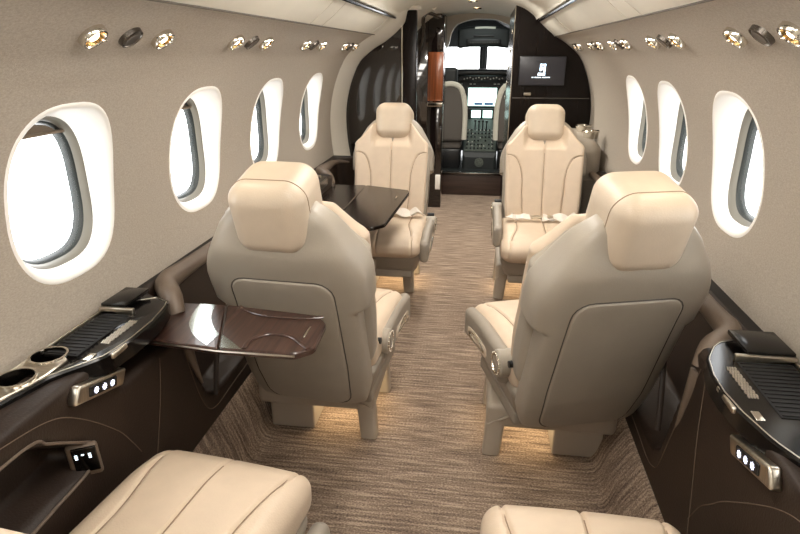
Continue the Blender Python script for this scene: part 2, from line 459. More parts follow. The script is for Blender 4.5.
# ------------------------------------------------------------------ side ledges (dado with pockets)
def poly_sd(poly, y, z):
    d = 1e9; ins = False; n = len(poly)
    for i in range(n):
        (ay, az), (by, bz) = poly[i-1], poly[i]
        ey, ez = by-ay, bz-az; wy, wz = y-ay, z-az
        t = max(0, min(1, (wy*ey+wz*ez)/(ey*ey+ez*ez))); d = min(d, math.hypot(wy-ey*t, wz-ez*t))
        if (az > z) != (bz > z) and y < ay+(z-az)*(by-ay)/(bz-az): ins = not ins
    return -d if ins else d
def pocket_field(pk, y, z):
    """0..1 inside a pocket; pk = (polygon, kind)"""
    P, kind = pk
    ys_ = [p[0] for p in P]
    if y < min(ys_)-.03 or y > max(ys_)+.03: return 0
    return 1-sstep(-.030, .002, poly_sd(P, y, z))
def open_pocket(y0, y1, z0):
    P = [(y0-.02, .80), (y0, .68), (y0+.045, .52), (y0+.085, .40), (y0+.115, z0+.03), (y0+.16, z0), (y0+.24, z0-.01), (y1-.10, z0+.02), (y1-.02, z0+.10), (y1, .50), (y1, .80)]
    return (P, 1)
LED = {-1: dict(con=[(.72,1.27)], zt=.71, xt=.672, xb=.700, zb=.20, pk=[([(.2,.655),(.74,.655),(.80,.625),(.87,.575),(.915,.54),(.92,.51),(.895,.49),(.80,.482),(.2,.47)],0),([(1.03,.595),(1.36,.595),(1.36,.80),(1.03,.80)],2),open_pocket(1.31,2.16,.31),open_pocket(2.96,3.50,.36)]),
        1: dict(con=[], zt=.675, xt=.628, xb=.622, zb=.165, pk=[([(.2,.60),(.74,.60),(.82,.545),(.93,.45),(.965,.41),(.94,.37),(.2,.35)],0),open_pocket(1.265,2.16,.275),open_pocket(2.68,3.50,.275)])}
def con_edge(s, y):
    return lerp([(.72,.748),(.78,.735),(.884,.708),(.93,.675),(.97,.650),(1.05,.641),(1.14,.642),(1.225,.656),(1.26,.67)] if s < 0 else [(.74,.70),(.858,.652),(.912,.628),(.993,.609),(1.06,.601),(1.125,.603),(1.20,.618),(1.265,.653),(1.29,.68)], y)
def ledge_inner(s, y, z):
    d = LED[s]; t = (z-d['zb'])/(d['zt']-d['zb']); base = d['xb']+(d['xt']-d['xb'])*t
    a = 0
    for p in d['pk']: a = max(a, pocket_field(p, y, z)*{0: .11, 1: .135, 2: .07}[p[1]])
    lim = xw(z)-.03
    return min(base+a, max(base, lim))
def build_ledge(s, y1):
    d = LED[s]; root = thing('side_ledge', f'long dark brown leather side ledge with armrest pockets along the {side_nm[s]} wall', 'side ledge', (s*.7, 1.5, d['zb']))
    pad = lambda y: (.085 if s < 0 else .05)*(1-sstep(.88, 1.0, y))+.002
    ys = [YA+(y1-YA)*i/360 for i in range(361)]; zs = [d['zb']+(d['zt']-.012-d['zb'])*j/60 for j in range(61)]
    off = Vector((s*.7, 1.5, d['zb'])); rings = []
    for y in ys:
        ring = [Vector((s*ledge_inner(s, y, z), y, z))-off for z in zs]
        xi = ledge_inner(s, y, d['zt']-.012); 
        ring += [Vector((s*(xi+.004), y, d['zt']-.004))-off, Vector((s*(xi+.012), y, d['zt']))-off, Vector((s*(xi+.012+pad(y)), y, d['zt']+.001))-off]
        rings.append(ring)
    v, f = loft(rings, cap=False, closed=False); mesh_obj('side_panel', v, f, M['brown'], root)
    rings = []
    for y in ys:
        xi = ledge_inner(s, y, d['zt']-.012); xo = max(xw(d['zt'])-.0005, xi+.02); dz = -.10 if any(a+.02 < y < b-.03 for a, b in d['con']) else 0
        rings.append([Vector((s*(xi+.012+pad(y)), y, d['zt']+dz))-off, Vector((s*((xi+xo)/2+.006), y, d['zt']+.001+dz))-off, Vector((s*xo, y, d['zt']+dz))-off])
    v, f = loft(rings, cap=False, closed=False); mesh_obj('ledge_top', v, f, M['ledge'], root)
    for p in d['pk']:
        if p[1] == 1:                                # padded rim, lightened in colour as window-lit, sweeping up and outboard round the pocket
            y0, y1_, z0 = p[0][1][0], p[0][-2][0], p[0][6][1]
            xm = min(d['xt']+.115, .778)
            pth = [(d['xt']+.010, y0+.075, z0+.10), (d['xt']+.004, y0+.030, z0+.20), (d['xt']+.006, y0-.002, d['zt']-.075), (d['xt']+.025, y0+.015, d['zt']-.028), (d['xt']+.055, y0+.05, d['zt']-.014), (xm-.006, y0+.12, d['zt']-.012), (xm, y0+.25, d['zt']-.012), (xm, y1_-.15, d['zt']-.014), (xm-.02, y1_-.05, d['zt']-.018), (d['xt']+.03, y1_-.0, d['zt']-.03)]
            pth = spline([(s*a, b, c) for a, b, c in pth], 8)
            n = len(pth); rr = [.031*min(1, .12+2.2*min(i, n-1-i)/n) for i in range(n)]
            MB().add([[q-off for q in tube(pth, rr, 14)[0]], tube(pth, rr, 14)[1]]).build('pocket_rim', M['brown_lit'], root)
    for p in d['pk']:
        if p[1] == 0:                                # fine piped rim, same lit tone in its colour, round the closed armrest pocket
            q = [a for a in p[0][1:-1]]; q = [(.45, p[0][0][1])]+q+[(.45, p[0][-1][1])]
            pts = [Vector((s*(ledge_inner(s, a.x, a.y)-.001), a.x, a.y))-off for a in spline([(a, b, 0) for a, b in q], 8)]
            MB().add(tube(pts, .0032, 8)).build('pocket_rim', M['brown_lit'], root)
    # stitched lines
    mb = MB()
    for p in d['pk']:
        P, kind = p
        if kind == 2: continue
        if kind == 1:
            y0 = P[1][0]; z0 = P[6][1]; q = [(y0-.03, .64), (y0+.01, .52), (y0+.06, .38), (y0+.10, z0), (y0+.14, z0-.035), (y0+.19, z0-.045), (y0+.28, z0-.04), (y0+.5, z0-.03)]
        else: q = [(.60,.70),(.706,.69),(.82,.665),(.90,.61),(.995,.514),(1.04,.45),(1.073,.394)] if s < 0 else [(.60,.655),(.75,.64),(.848,.596),(.995,.477),(1.05,.42),(1.094,.372),(1.134,.30)]
        pts = [(s*(ledge_inner(s, a.x, a.y)-.0004), a.x, a.y) for a in spline([(a, b, 0) for a, b in q], 10)]
        MB().add([[w-off for w in tube(pts, .0011, 5)[0]], tube(pts, .0011, 5)[1]]).build('stitching', M['stitch'], root)
    for yy in (1.20, 2.28):
        q = [(yy, d['zt']-.05), (yy-.02, .5), (yy-.06, .35), (yy-.10, d['zb']+.02)]
        pts = [(s*(ledge_inner(s, a.x, a.y)-.0004), a.x, a.y) for a in spline([(a, b, 0) for a, b in q], 8)]
        MB().add([[w-off for w in tube(pts, .0011, 5)[0]], tube(pts, .0011, 5)[1]]).build('stitching', M['stitch'], root)
    # pull-out armrest bar in the near pocket beside the seat
    bz = .40
    pts = [(s*(d['xt']+.03), 1.56, .48), (s*(d['xt']+.02), 1.50, .39), (s*(d['xt']+.012), 1.46, .31)]
    mb = MB().add([[w-off for w in tube(spline(pts, 6), .008, 8, .6)[0]], tube(spline(pts, 6), .008, 8, .6)[1]]); mb.build('pocket_strap', M['brown'], root)
    return root
build_ledge(-1, 3.55); build_ledge(1, 3.42)

# control panel inside the near left pocket
t = thing('seat_control_panel', 'black rounded control panel with white markings in the left armrest pocket', 'control panel', (-.690, .893, .515))
mb = MB(); mb.add(rbox(.02, .075, .11, .009, (2,4,4), 3)); mb.build('housing', M['brown_lit'], t)
mb = MB(); mb.add(rbox(.008, .058, .085, .003, (1,1,1), 2, at=(.010, .005, .008))); mb.build('faceplate', M['piano'], t)
mb = MB()
for k in range(3):
    for j in range(3 if k != 1 else 1): mb.add(rbox(.002, .007, .004, .0008, (1,1,1), 1, at=(.0148, .018-k*.016, .03-j*.006)))
mb.build('marking', M['logo'], t)
t.rotation_euler = (0, R(10), R(-62)); t.scale = (.8,.8,.8)

# ------------------------------------------------------------------ consoles on the ledges
def gear_icon(r, T):
    pts = []
    for k in range(16):
        a = 2*PI*k/16; rr = r if k % 2 == 0 else r*.66; pts.append((rr*math.cos(a), rr*math.sin(a)))
    v, f = prism(pts, 0, .0008, .0002); return [T @ p for p in v], f
def cut_hole(o, Tc, r):
    v, f = lathe([(0,-.058),(r,-.058),(r,.03),(0,.03)], 32, Tc); c = mesh_obj('cutter', v, f, M['black'])
    m = o.modifiers.new('b', 'BOOLEAN'); m.operation = 'DIFFERENCE'; m.object = c; m.solver = 'EXACT'
    bpy.context.view_layer.update()
    dg = bpy.context.evaluated_depsgraph_get(); c.matrix_world = Matrix.Identity(4); c.parent = o.parent; c.matrix_parent_inverse = Matrix.Identity(4)
    bpy.context.view_layer.update(); dg.update()
    me = bpy.data.meshes.new_from_object(o.evaluated_get(dg)); o.modifiers.clear(); o.data = me; bpy.data.objects.remove(c)
def console(s, y0, y1, full=True):
    d = LED[s]; z = d['zt']; xi, xo = (.648 if s < 0 else d['xt']-.014), .800 if s < 0 else .802
    t = thing('side_console', f'glossy black side console with {"cup holders and " if s < 0 else ""}tray set into the {side_nm[s]} ledge', 'console', (s*.74, (y0+y1)/2, z-.02))
    off = Vector((s*.74, (y0+y1)/2, z-.02)); T = Matrix.Translation(-off)
    poly = [(s*con_edge(s, y0+(y1-y0)*k/24), y0+(y1-y0)*k/24) for k in range(25)]+[(s*(con_edge(s, y1)+.03), y1+.018), (s*(xo-.03), y1+.018), (s*xo, y1-.01), (s*xo, y0)]
    body = MB().add(prism(poly, z-.032, z+.012, .004), T).build('body', M['piano'], t)
    # chrome edge line on top
    mb = MB()
    mb.add(tube([(s*(con_edge(s, y)+.006), y, z+.0125) for y in [y0+.01+(y1-y0-.02)*k/24 for k in range(25)]]+[(s*(con_edge(s, y1)+.04), y1+.010, z+.0125), (s*(xo-.04), y1-.02, z+.0125)], .0013, 6), T)
    mb.build('edge_line', M['brushed'], t)
    # ribbed tray
    ta, tb = y0+.44*(y1-y0), y1-.10
    mb = MB(); mb.add(box(s*(xi+.062), s*(xo-.012), ta, tb, z+.006, z+.014, .002), T)
    for k in range(14):
        yy = ta+(tb-ta)*(k+.5)/14; mb.add(box(s*(xi+.066), s*(xo-.016), yy-.003, yy+.003, z+.013, z+.016, .001), T)
    mb.build('tray', M['matblack'], t)
    mb = MB(); mb.add(box(s*(xi+.060), s*(xo-.004), tb, tb+.012, z+.010, z+.028, .002), T); mb.add(box(s*(xo-.010), s*(xo-.004), ta, tb, z+.010, z+.020, .002), T); mb.build('tray_rail', M['brushed'], t)
    mb = MB(); mb.add(box(s*(xi+.085), s*(xo-.002), tb+.012, y1+.02, z+.022, z+.034, .003), T); mb.build('lid', M['piano'], t)
    # perforated silver grille strip
    mb = MB(); ga, gb = y0+.56*(y1-y0), y1-.13
    for k in range(16):
        for j in range(4):
            yy = ga+(gb-ga)*k/15; xx = xi+.030+j*.0052+(k % 2)*.0022; mb.add(box(s*xx, s*(xx+.0036), yy-.0042, yy+.0042, z+.0115, z+.0140, .0008), T)
    mb.build('grille', M['brushed'], t)
    # inner latch on the aisle face
    mb = MB(); mb.add(rbox(.010, .085, .014, .006, (2,4,2), 3, at=(s*(con_edge(s, y0+.56*(y1-y0))+.004), y0+.56*(y1-y0), z+.004)), T); mb.build('latch', M['brushed'], t)
    mb = MB(); mb.add(rbox(.016, .030, .004, .0018, (1,1,1), 2, at=(s*(con_edge(s, y0+.44*(y1-y0))+.024), y0+.44*(y1-y0), z+.013)), T); mb.build('emblem_button', M['chrome'], t)
    if s < 0:
        mb = MB(); mb.add(prism([(-.802, y0+.002), (-.802, ta-.012), (-.735, ta-.004), (-.716, ta-.02), (-.716, .88), (-.722, .84), (-.738, .79), (-.752, y0+.002)], z+.010, z+.017, .002), T); cplate = mb.build('cup_plate', M['brushed'], t)
        for yy in (y0+.135, y0+.225):
            Tc = Matrix.Translation(Vector((-.764, yy, z+.017))-off)
            for o in (body, cplate): cut_hole(o, Tc, .0325)
            h = MB().add(lathe([(.0325,-.003),(.0330,.003),(.0375,.003),(.0385,-.001)], 32, Tc)).build('cup_holder', M['chrome'], t)
            MB().add(lathe([(.0322,.001),(.0315,-.030),(.0305,-.055),(.026,-.060),(.0,-.060)], 32, Tc)).build('cup_well', M['steel'], h)
    else:
        mb = MB(); mb.add(prism(rounded_poly([(.802, y0), (.802, ta-.02), (.735, ta-.02), (.700, y0+.20), (.715, y0)], .03, 5), z+.010, z+.016, .002), T); mb.build('end_plate', M['brushed'], t)
        mb = MB(); mb.add(prism(rounded_poly([(.79, y0), (.79, ta-.05), (.75, ta-.05), (.735, y0+.16), (.72, y0)], .03, 5), z+.015, z+.020, .002), T); mb.build('glass_lid', M['inlay'], t)
    return t
console(-1, .72, 1.26)
console(1, .74, 1.29)
def small_console(s, y0, y1):
    d = LED[s]; z = d['zt']; xi = d['xt']-.006
    t = thing('side_console', f'small glossy black console on the {side_nm[s]} ledge between the facing seats', 'console', (s*.74, (y0+y1)/2, z)); T = Matrix.Translation(Vector((-s*.74, -(y0+y1)/2, -z)))
    mb = MB(); mb.add(prism(rounded_poly([(s*xi, y0), (s*.79, y0), (s*.79, y1), (s*xi, y1)], .05, 6), z-.03, z+.010, .004), T); mb.build('body', M['piano'], t)
    mb = MB(); mb.add(box(s*.70, s*.775, y0+.06, y1-.06, z+.008, z+.013, .002), T); mb.build('tray', M['matblack'], t)
    mb = MB(); mb.add(box(s*.70, s*.785, y1-.06, y1-.045, z+.009, z+.022, .002), T); mb.build('tray_rail', M['brushed'], t)
small_console(-1, 2.26, 2.88); small_console(1, 2.24, 2.62)
# three-button switch plates below the consoles
for s, yc, zc in ((-1, .945, .664), (1, .925, .632)):
    xi = ledge_inner(s, yc, zc)-.010
    t = thing('switch_plate', f'bronze switch plate with three lit white buttons under the {side_nm[s]} console', 'switch', (s*xi, yc, zc))
    t.rotation_euler = (-.27, 0, 0)
    mb = MB(); mb.add(rbox(.022, .155, .038, .006, (1,1,1), 2, f=lambda q: (q.x, q.y+(.3*q.z), q.z))); mb.build('plate', M['brushed'], t)
    mb = MB(); mb.add(rbox(.008, .088, .023, .0035, (1,1,1), 2, at=(-s*.0105, 0, 0))); fp = mb.build('button_panel', M['black'], t)
    for k in (-1, 0, 1):
        Tm = Matrix.Translation((-s*.0145, k*.026, 0)) @ Matrix.Rotation(-s*PI/2, 4, 'Y')
        MB().add(gear_icon(.0075, Tm)).build('button_light', M['icon'], t)

# ------------------------------------------------------------------ tables
t = thing('folding_table', 'unfolded dark walnut side table with curved silver inlay behind the left seat', 'table', (-.73, 1.26, .655))
off = Vector((-.73, 1.26, .655)); T = Matrix.Translation(-off)
inner = rounded_poly([(-.735, 1.165), (-.735, 1.372), (-.575, 1.378), (-.488, 1.135)], .008, 3)
outer = rounded_poly([(-.484, 1.135), (-.571, 1.378), (-.30, 1.345), (-.268, 1.30), (-.262, 1.17), (-.30, 1.135)], .012, 4)
MB().add(prism(inner, .645, .663, .003), T).build('inner_leaf', M['walnut'], t)
ol = MB().add(prism(outer, .645, .663, .003), T).build('outer_leaf', M['walnut'], t)
# silver inlay: curved band, with continuation past the hinge
band_a = [(p.x, p.y) for p in spline([(-.648,1.372,0),(-.640,1.32,0),(-.618,1.25,0),(-.575,1.19,0),(-.52,1.145,0)], 6)]
band_b = [(p.x, p.y) for p in spline([(-.600,1.372,0),(-.592,1.33,0),(-.572,1.28,0),(-.535,1.225,0),(-.515,1.205,0)], 6)]
V = [Vector((a, b, .6637)) for a, b in band_a]+[Vector((a, b, .6637)) for a, b in band_b]; n = len(band_a)
V += [p-Vector((0,0,.003)) for p in V]
F = [(i, i+1, n+i+1, n+i) for i in range(n-1)]+[(i, 2*n+i, 2*n+i+1, i+1) for i in range(n-1)]+[(n+i, n+i+1, 3*n+i+1, 3*n+i) for i in range(n-1)]
mesh_obj('inlay', [v-off for v in V], F, M['inlay'], t, smooth=False)
tri = [(-.508,1.205),(-.484,1.139),(-.43,1.139),(-.468,1.172)]
MB().add(prism(tri, .660, .6637, .0005), T).build('inlay', M['inlay'], t)
for pts in ([(-.53,1.368,.664),(-.47,1.332,.665),(-.40,1.318,.665),(-.33,1.322,.665),(-.285,1.335,.664)], [(-.425,1.14,.664),(-.425,1.185,.665),(-.39,1.222,.665),(-.335,1.215,.665),(-.295,1.18,.664),(-.275,1.16,.664)]):
    MB().add(tube(spline(pts, 8), .0065, 8, .45), T).build('raised_edge', M['walnut'], ol)
MB().add(box(-.305, -.300, 1.215, 1.275, .662, .6655, .001), T).build('latch_bar', M['chrome'], ol)
MB().add(tube([(-.735,1.1632,.656),(-.49,1.1335,.656),(-.30,1.1335,.656)], .0028, 6), T).build('edge_line', M['brushed'], t)
MB().add(tube([(-.484,1.137,.6636),(-.571,1.376,.6636)], .0016, 6), T).build('hinge_line', M['gap'], t)
MB().add(prism([(-.74,1.168),(-.70,1.166),(-.735,1.20)], .658, .6645, .0005), T).build('corner_bracket', M['chrome'], t)

t = thing('folding_table', 'glossy near-black table unfolded in front of the left seat facing aft', 'table', (-.70, 2.65, .655))
off = Vector((-.70, 2.65, .655)); T = Matrix.Translation(-off)
MB().add(prism(rounded_poly([(-.74,2.26),(-.74,2.98),(-.50,2.99),(-.50,2.21)], .008, 3), .635, .652, .003), T).build('inner_leaf', M['ebony'], t)
MB().add(prism(rounded_poly([(-.497,2.21),(-.497,2.99),(-.258,2.90),(-.248,2.85),(-.275,2.27),(-.32,2.21)], .012, 4), .635, .652, .003), T).build('outer_leaf', M['ebony'], t)
MB().add(box(-.300, -.294, 2.70, 2.76, .651, .6545, .001), T).build('latch_bar', M['chrome'], t)

# ------------------------------------------------------------------ cabin seats
REC = math.atan(.30)
def rec(p):        # reclined frame (x, v depth, w height) -> seat frame
    x, v, w = p; c, q = math.cos(REC), math.sin(REC)
    return Vector((x, -.17+v*c-w*q, .43+w*c+v*q))
def groove(d, w=.0045, dep=.008): return dep*math.exp(-(d/w)**2)
def seat_meshes():
    D = {}
    # seat cushion
    def seam_x(y): return .126+.035*sstep(.0, .26, y)
    def fc(p):
        x, y, z = p
        if z > .33:
            h = sstep(.34, .42, z)
            z += h*(.012*(1-(x/.24)**2)) - h*.010*sstep(-.05,-.22,y)*0
            z -= h*(groove(x)+groove(abs(x)-seam_x(y)))
            z -= h*.018*sstep(.12,.26,y)
        if y > .18:
            h = sstep(.18, .25, y); y += .018*h*math.sin(max(0,min(1,(z-.33)/.12))*PI)
            y -= h*(groove(x,dep=.005)+groove(abs(x)-seam_x(y),dep=.005))
        if z < .37: x *= 1-.06*sstep(.37,.31,z)
        return (x, y, z)
    D['cushion'] = rbox(.405, .50, .125, .048, (84,60,4), 5, fc, at=(0,0,.3875))
    mb = []
    def top(x, y):
        h = 1; z = .45+.012*(1-(x/.24)**2)-.018*sstep(.12,.26,y)-.0065
        yy = y
        r = .048
        if y > .25-r: z -= r-math.sqrt(max(0, r*r-(y-(.25-r))**2))
        return Vector((x, yy, z))
    D['cushion_seams'] = [[top(0, -.2+.405*i/24) for i in range(25)]]+[[top(s*seam_x(-.2+.405*i/24), -.2+.405*i/24) for i in range(25)] for s in (-1,1)]
    # front back-cushion in the reclined frame
    def bseam(w): return .102+.012*sstep(0,.2,w)+.095*max(0, (w-.20)/.25)**2.2
    def fb(p):
        x, v, w = p
        x *= 1+.02*sstep(.2,.36,w)
        x *= 1-.05*sstep(.15,-.02,w)
        v -= .045*sstep(.40,.48,w)*(1-sstep(.085,.125,abs(x)))
        if v > -.06:
            h = sstep(-.06, -.02, v)
            v += h*(-.012*(1-(x/.22)**2) + .022*sstep(.05,.0,abs(w-.10)-.03)*0)
            v += h*.014*sstep(.10,.20,abs(x))
            v -= h*(groove(x)+(groove(abs(x)-bseam(w))))
        w -= .125*sstep(.3,.56,w)*sstep(.075,.215,abs(x))
        return rec((x, v, w))
    D['back'] = rbox(.412, .046, .565, .022, (84,3,96), 5, fb, at=(0,-.022,.277))
    def fbo(p):
        x, v, w = p; x *= (1+.03*sstep(.2,.36,w))*(1-.05*sstep(.15,-.02,w)); v -= .035*sstep(.38,.46,w)*(1-sstep(.095,.135,abs(x))); w -= .125*sstep(.3,.56,w)*sstep(.075,.215,abs(x)); return rec((x, v, w))
    D['bolster'] = rbox(.436, .105, .565, .036, (16,3,20), 5, fbo, at=(0,-.075,.272))
    def bt(x, w):
        v = .0-.012*(1-(x/.22)**2)+.014*sstep(.10,.20,abs(x))-.0062
        w -= .125*sstep(.3,.56,w)*sstep(.075,.215,abs(x))
        return rec((x, v, w))
    D['back_seams'] = [[bt(0, .02+.44*i/24) for i in range(21)]]+[[bt(s*min(bseam(w), .205), w) for w in [.02+.42*i/34 for i in range(35)]] for s in (-1,1)]
    # headrest
    def fh(p):
        x, v, w = p
        x *= 1-.06*sstep(.52,.46,w)-.05*sstep(.62,.67,w)
        if v > -.07: v += .006*(1-(x/.1)**2)
        v += -.012*sstep(.50,.44,w)*(1 if v>-.1 else 0)
        return rec((x, v, w))
    D['headrest'] = rbox(.208, .195, .207, .052, (10,8,10), 6, fh, at=(0,-.112,.558))
    rr = []
    for k in range(65):
        x, w = rrect_pt(k/64, .1042, .1037, .052); w += .558
        x *= 1-.06*sstep(.52,.46,w)-.05*sstep(.62,.67,w)
        rr.append(rec((x, -.150, w)))
    D['head_seam'] = [rr]
    # rear shell
    aT = [(-.155,.160),(-.14,.182),(-.09,.196),(0,.202),(.262,.205),(.278,.236),(.36,.240),(.41,.228),(.45,.207),(.53,.160),(.565,.128),(.58,.105)]
    fT = [(-.155,-.085),(-.10,-.070),(.262,-.098),(.278,-.030),(.40,-.030),(.50,-.055),(.58,-.09)]
    rT = [(-.155,-.158),(-.13,-.174),(0,-.190),(.30,-.198),(.42,-.206),(.465,-.207),(.52,-.185),(.565,-.170),(.58,-.150)]
    ws = [-.155,-.150,-.14,-.12,-.09,-.05,0,.06,.12,.18,.22,.245,.256,.262,.266,.270,.274,.278,.285,.30,.33,.37,.40,.43,.45,.47,.49,.51,.53,.545,.56,.572,.58]
    rings = []
    for w in ws:
        a = lerp(aT, w); f_, r_ = lerp(fT, w), lerp(rT, w); c = (f_+r_)/2; b = (f_-r_)/2
        rings.append([rec((x, c+y, w)) for x, y in sup(a, b, 4.4, 64)])
    D['shell'] = loft(rings)
    def rear(x, w):
        a = lerp(aT, w); f_, r_ = lerp(fT, w), lerp(rT, w); c = (f_+r_)/2; b = (f_-r_)/2
        return c-b*(1-min(.97, abs(x)/a)**4.4)**(1/4.4)
    # inset rear panel
    def fp(p):
        x, v, w = p; x *= 1-.06*sstep(.05,-.11,w)
        v = v+rear(x, w)
        return rec((x, v, w))
    D['panel'] = rbox(.298, .016, .515, .0075, (14,1,20), 3, lambda p: fp(round_corner(p, .149, .2575, .05, .124)), at=(0,.0035,.124))
    lp = []
    for k in range(97):
        x, w = rrect_pt(k/96, .1510, .2595, .05); w += .124
        x2 = x*(1-.06*sstep(.05,-.11,w)); lp.append(rec((x2, rear(x2, w)+.0005, w)))
    D['panel_gap'] = [lp]
    # lower pan around the cushion
    def fpan(p):
        x, y, z = p; k = sstep(.36,.23,z); return (x*(1-.13*k), y*(1-.14*k)-.01*k, z)
    D['pan'] = rbox(.410, .475, .125, .03, (4,4,4), 4, fpan, at=(0,-.015,.300))
    return D
def round_corner(p, hx, hz, r, zc):
    x, v, w = p; dw = w-zc
    ax, aw = abs(x), abs(dw)
    if ax > hx-r and aw > hz-r:
        u = Vector((ax-(hx-r), aw-(hz-r))); L = u.length; m_ = max(u.x, u.y)
        if L > 1e-9: u = u*(m_/L)
        x = math.copysign(hx-r+u.x, x); dw = math.copysign(hz-r+u.y, dw)
    return Vector((x, v, zc+dw))
SD = seat_meshes()
def make_base(s, dx, dy, rot, dark=False):
    """painted plinth with arched aisle legs; s=+1 aisle on +x; offset from seat centre, then turned back by rot"""
    Tm = Matrix.Rotation(-rot, 4, 'Z') @ Matrix.Translation((dx, dy, 0)); mb = MB()
    def warp(q):
        return (q.x, q.y, q.z)
    xa, xb = s*.20, -s*.20
    mb.add(rbox(.43, .36, .090, .020, (4,4,1), 4, at=(-s*.01, 0, .160)), Tm)
    for yy in (-1, 1):                               # aisle legs, flared outward and curved into the beam
        path = [(s*.140, yy*.150, .165), (s*.165, yy*.150, .150), (s*.174, yy*.150, .11), (s*.178, yy*.152, .05), (s*.182, yy*.154, .004)]
        rings = []
        for i, q in enumerate(spline(path, 5)):
            wx = .034-.004*i/20; wy = .030+.012*math.exp(-i/5)
            if i < 5: wx = .030
            rings.append([Vector((q.x+a, q.y+b, q.z+(a*-s*.6 if i < 8 else 0))) for a, b in sup(wx, wy, 5, 24)])
        mb.add(loft(rings), Tm)
    # arched side web between the two legs
    for i in range(14):
        pass
    web = [(-.165,.175),(.165,.175),(.165,.10),(.14,.075),(.11,.098),(.05,.112),(-.05,.112),(-.11,.098),(-.14,.075),(-.165,.10)]
    v, f = prism(web, -.016, .016, .004); Tw = Matrix.Translation((s*.172, 0, 0)) @ Matrix.Rotation(PI/2, 4, 'Z') @ Matrix.Rotation(PI/2, 4, 'X')
    mb.add((v, f), Tm @ Tw)
    mb.add(rbox(.165, .30, .150, .008, (2,2,2), 2, at=(-s*.110, -.0, .077)), Tm)
    return mb
def make_seat(s, base_off, rot, name='cabin_seat'):
    t = thing(name, '', 'seat')
    MB().add(SD['cushion']).build('seat_cushion', M['leather'], t)
    c = t.children[0] if t.children else None
    cu = [o for o in C.objects if o.parent == t][-1]
    mb = MB(); [mb.add(tube(p, .0016, 5)) for p in SD['cushion_seams']]; mb.build('piping', M['seam'], cu)
    bk = MB().add(SD['back']).build('backrest', M['leather'], t)
    mb = MB(); [mb.add(tube(p, .0016, 5)) for p in SD['back_seams']]; mb.build('piping', M['seam'], bk)
    MB().add(SD['bolster']).build('back_bolster', M['shell'], t, auto=None)
    hr = MB().add(SD['headrest']).build('headrest', M['leather2'], t)
    mb = MB(); [mb.add(tube(p, .0016, 5, cap=False)) for p in SD['head_seam']]; mb.build('piping', M['seam'], hr)
    sh = MB().add(SD['shell']).build('back_shell', M['shell'], t, auto=None)
    pn = MB().add(SD['panel']).build('back_panel', M['shell'], sh, auto=None)
    mb = MB(); [mb.add(tube(p, .0020, 6, cap=False)) for p in SD['panel_gap']]; mb.build('panel_gap', M['gap'], sh)
    # cradle under the headrest (dark shadow gap)
    MB().add(SD['pan']).build('seat_pan', M['pan'], t, auto=None)
    # frame under the pan, with front latch plate
    mb = MB(); mb.add(rbox(.36, .38, .05, .01, (1,1,1), 2, at=(0, -.02, .225))); mb.build('swivel_frame', M['pan'], t)
    mb = MB(); mb.add(rbox(.030, .008, .050, .003, (1,1,1), 2, at=(.02, .214, .288))); lp = mb.build('latch_plate', M['base'], t)
    mb = MB(); mb.add(rbox(.008, .004, .008, .0015, (1,1,1), 1, at=(.02, .219, .278))); mb.build('latch_button', M['red'], lp)
    # aisle armrest, folded level with the cushion
    def fa(p):
        x, y, z = p; k = sstep(-.05, .24, y); z -= .025*k*k; 
        if z < .38: x += 0
        return (x, y, z)
    ar = MB().add(rbox(.046, .42, .115, .022, (4,16,4), 5, fa, at=(s*.222, .025, .390))).build('armrest', M['pan'], t, auto=None)
    # rounded rear knuckle with ribbed chrome ring
    Tk = Matrix.Translation((s*.222, -.165, .405)) @ Matrix.Rotation(s*PI/2, 4, 'Y')
    mb = MB(); mb.add(lathe([(.0,-.026),(.040,-.026),(.044,-.022),(.044,.022),(.040,.027),(.0,.027)], 36, Tk)); mb.build('armrest_knuckle', M['shell'], ar)
    mb = MB(); mb.add(lathe([(.026,.025),(.028,.032),(.035,.032),(.038,.025)], 36, Tk))
    for k in range(16):
        a = 2*PI*k/16; mb.add(rbox(.004, .004, .006, .001, (1,1,1), 1), Tk @ Matrix.Translation((.0355*math.cos(a), .0355*math.sin(a), .030)))
    mb.build('chrome_ring', M['chrome'], ar)
    mb = MB(); mb.add(lathe([(.0,.032),(.023,.031),(.026,.028)], 28, Tk)); mb.build('button_cap', M['pan'], ar)
    # control inset on the armrest outer face
    mb = MB(); mb.add(rbox(.006, .23, .040, .0028, (2,10,2), 2, f=lambda p: fa(round_side(p, .115, .020, .06, .372)), at=(s*.2440, .06, .372))); inset = mb.build('control_inset', M['leather2'], ar)
    mb = MB()
    pts = [(s*.2475, y, .372-.025*sstep(-.05,.24,y)**2+.014*math.sin(PI*(y+.03)/.18)) for y in [-.03+.18*i/20 for i in range(21)]]
    mb.add(tube(pts, .0035, 8)); pts2 = [(s*.2475, y, .368-.025*sstep(-.05,.24,y)**2-.010*math.sin(PI*(y+.03)/.18)) for y in [-.03+.18*i/20 for i in range(21)]]
    mb.add(tube(pts2, .0028, 8)); mb.add(rbox(.010, .045, .018, .004, (1,1,1), 2, at=(s*.2475, .125, .352))); mb.build('recline_lever', M['chrome'], ar)
    # small black pivot between armrest and back
    Tp = Matrix.Translation((s*.215, -.235, .44)) @ Matrix.Rotation(PI/2, 4, 'Y')
    mb = MB(); mb.add(lathe([(0,-.02),(.011,-.02),(.011,.02),(0,.02)], 16, Tp)); mb.build('armrest_pivot', M['black'], ar)
    # base (stays square to the cabin when the seat is swivelled)
    bs = make_base(s, base_off[0], base_off[1], rot).build('base', M['base'], t, auto=40)
    return t
def round_side(p, hy, hz, yc, zc):
    q = round_corner(Vector((p.y-0, p.x, p.z)) - Vector((yc, 0, 0)), hy, hz, .018, zc)
    return Vector((q.y, q.x+yc, q.z))
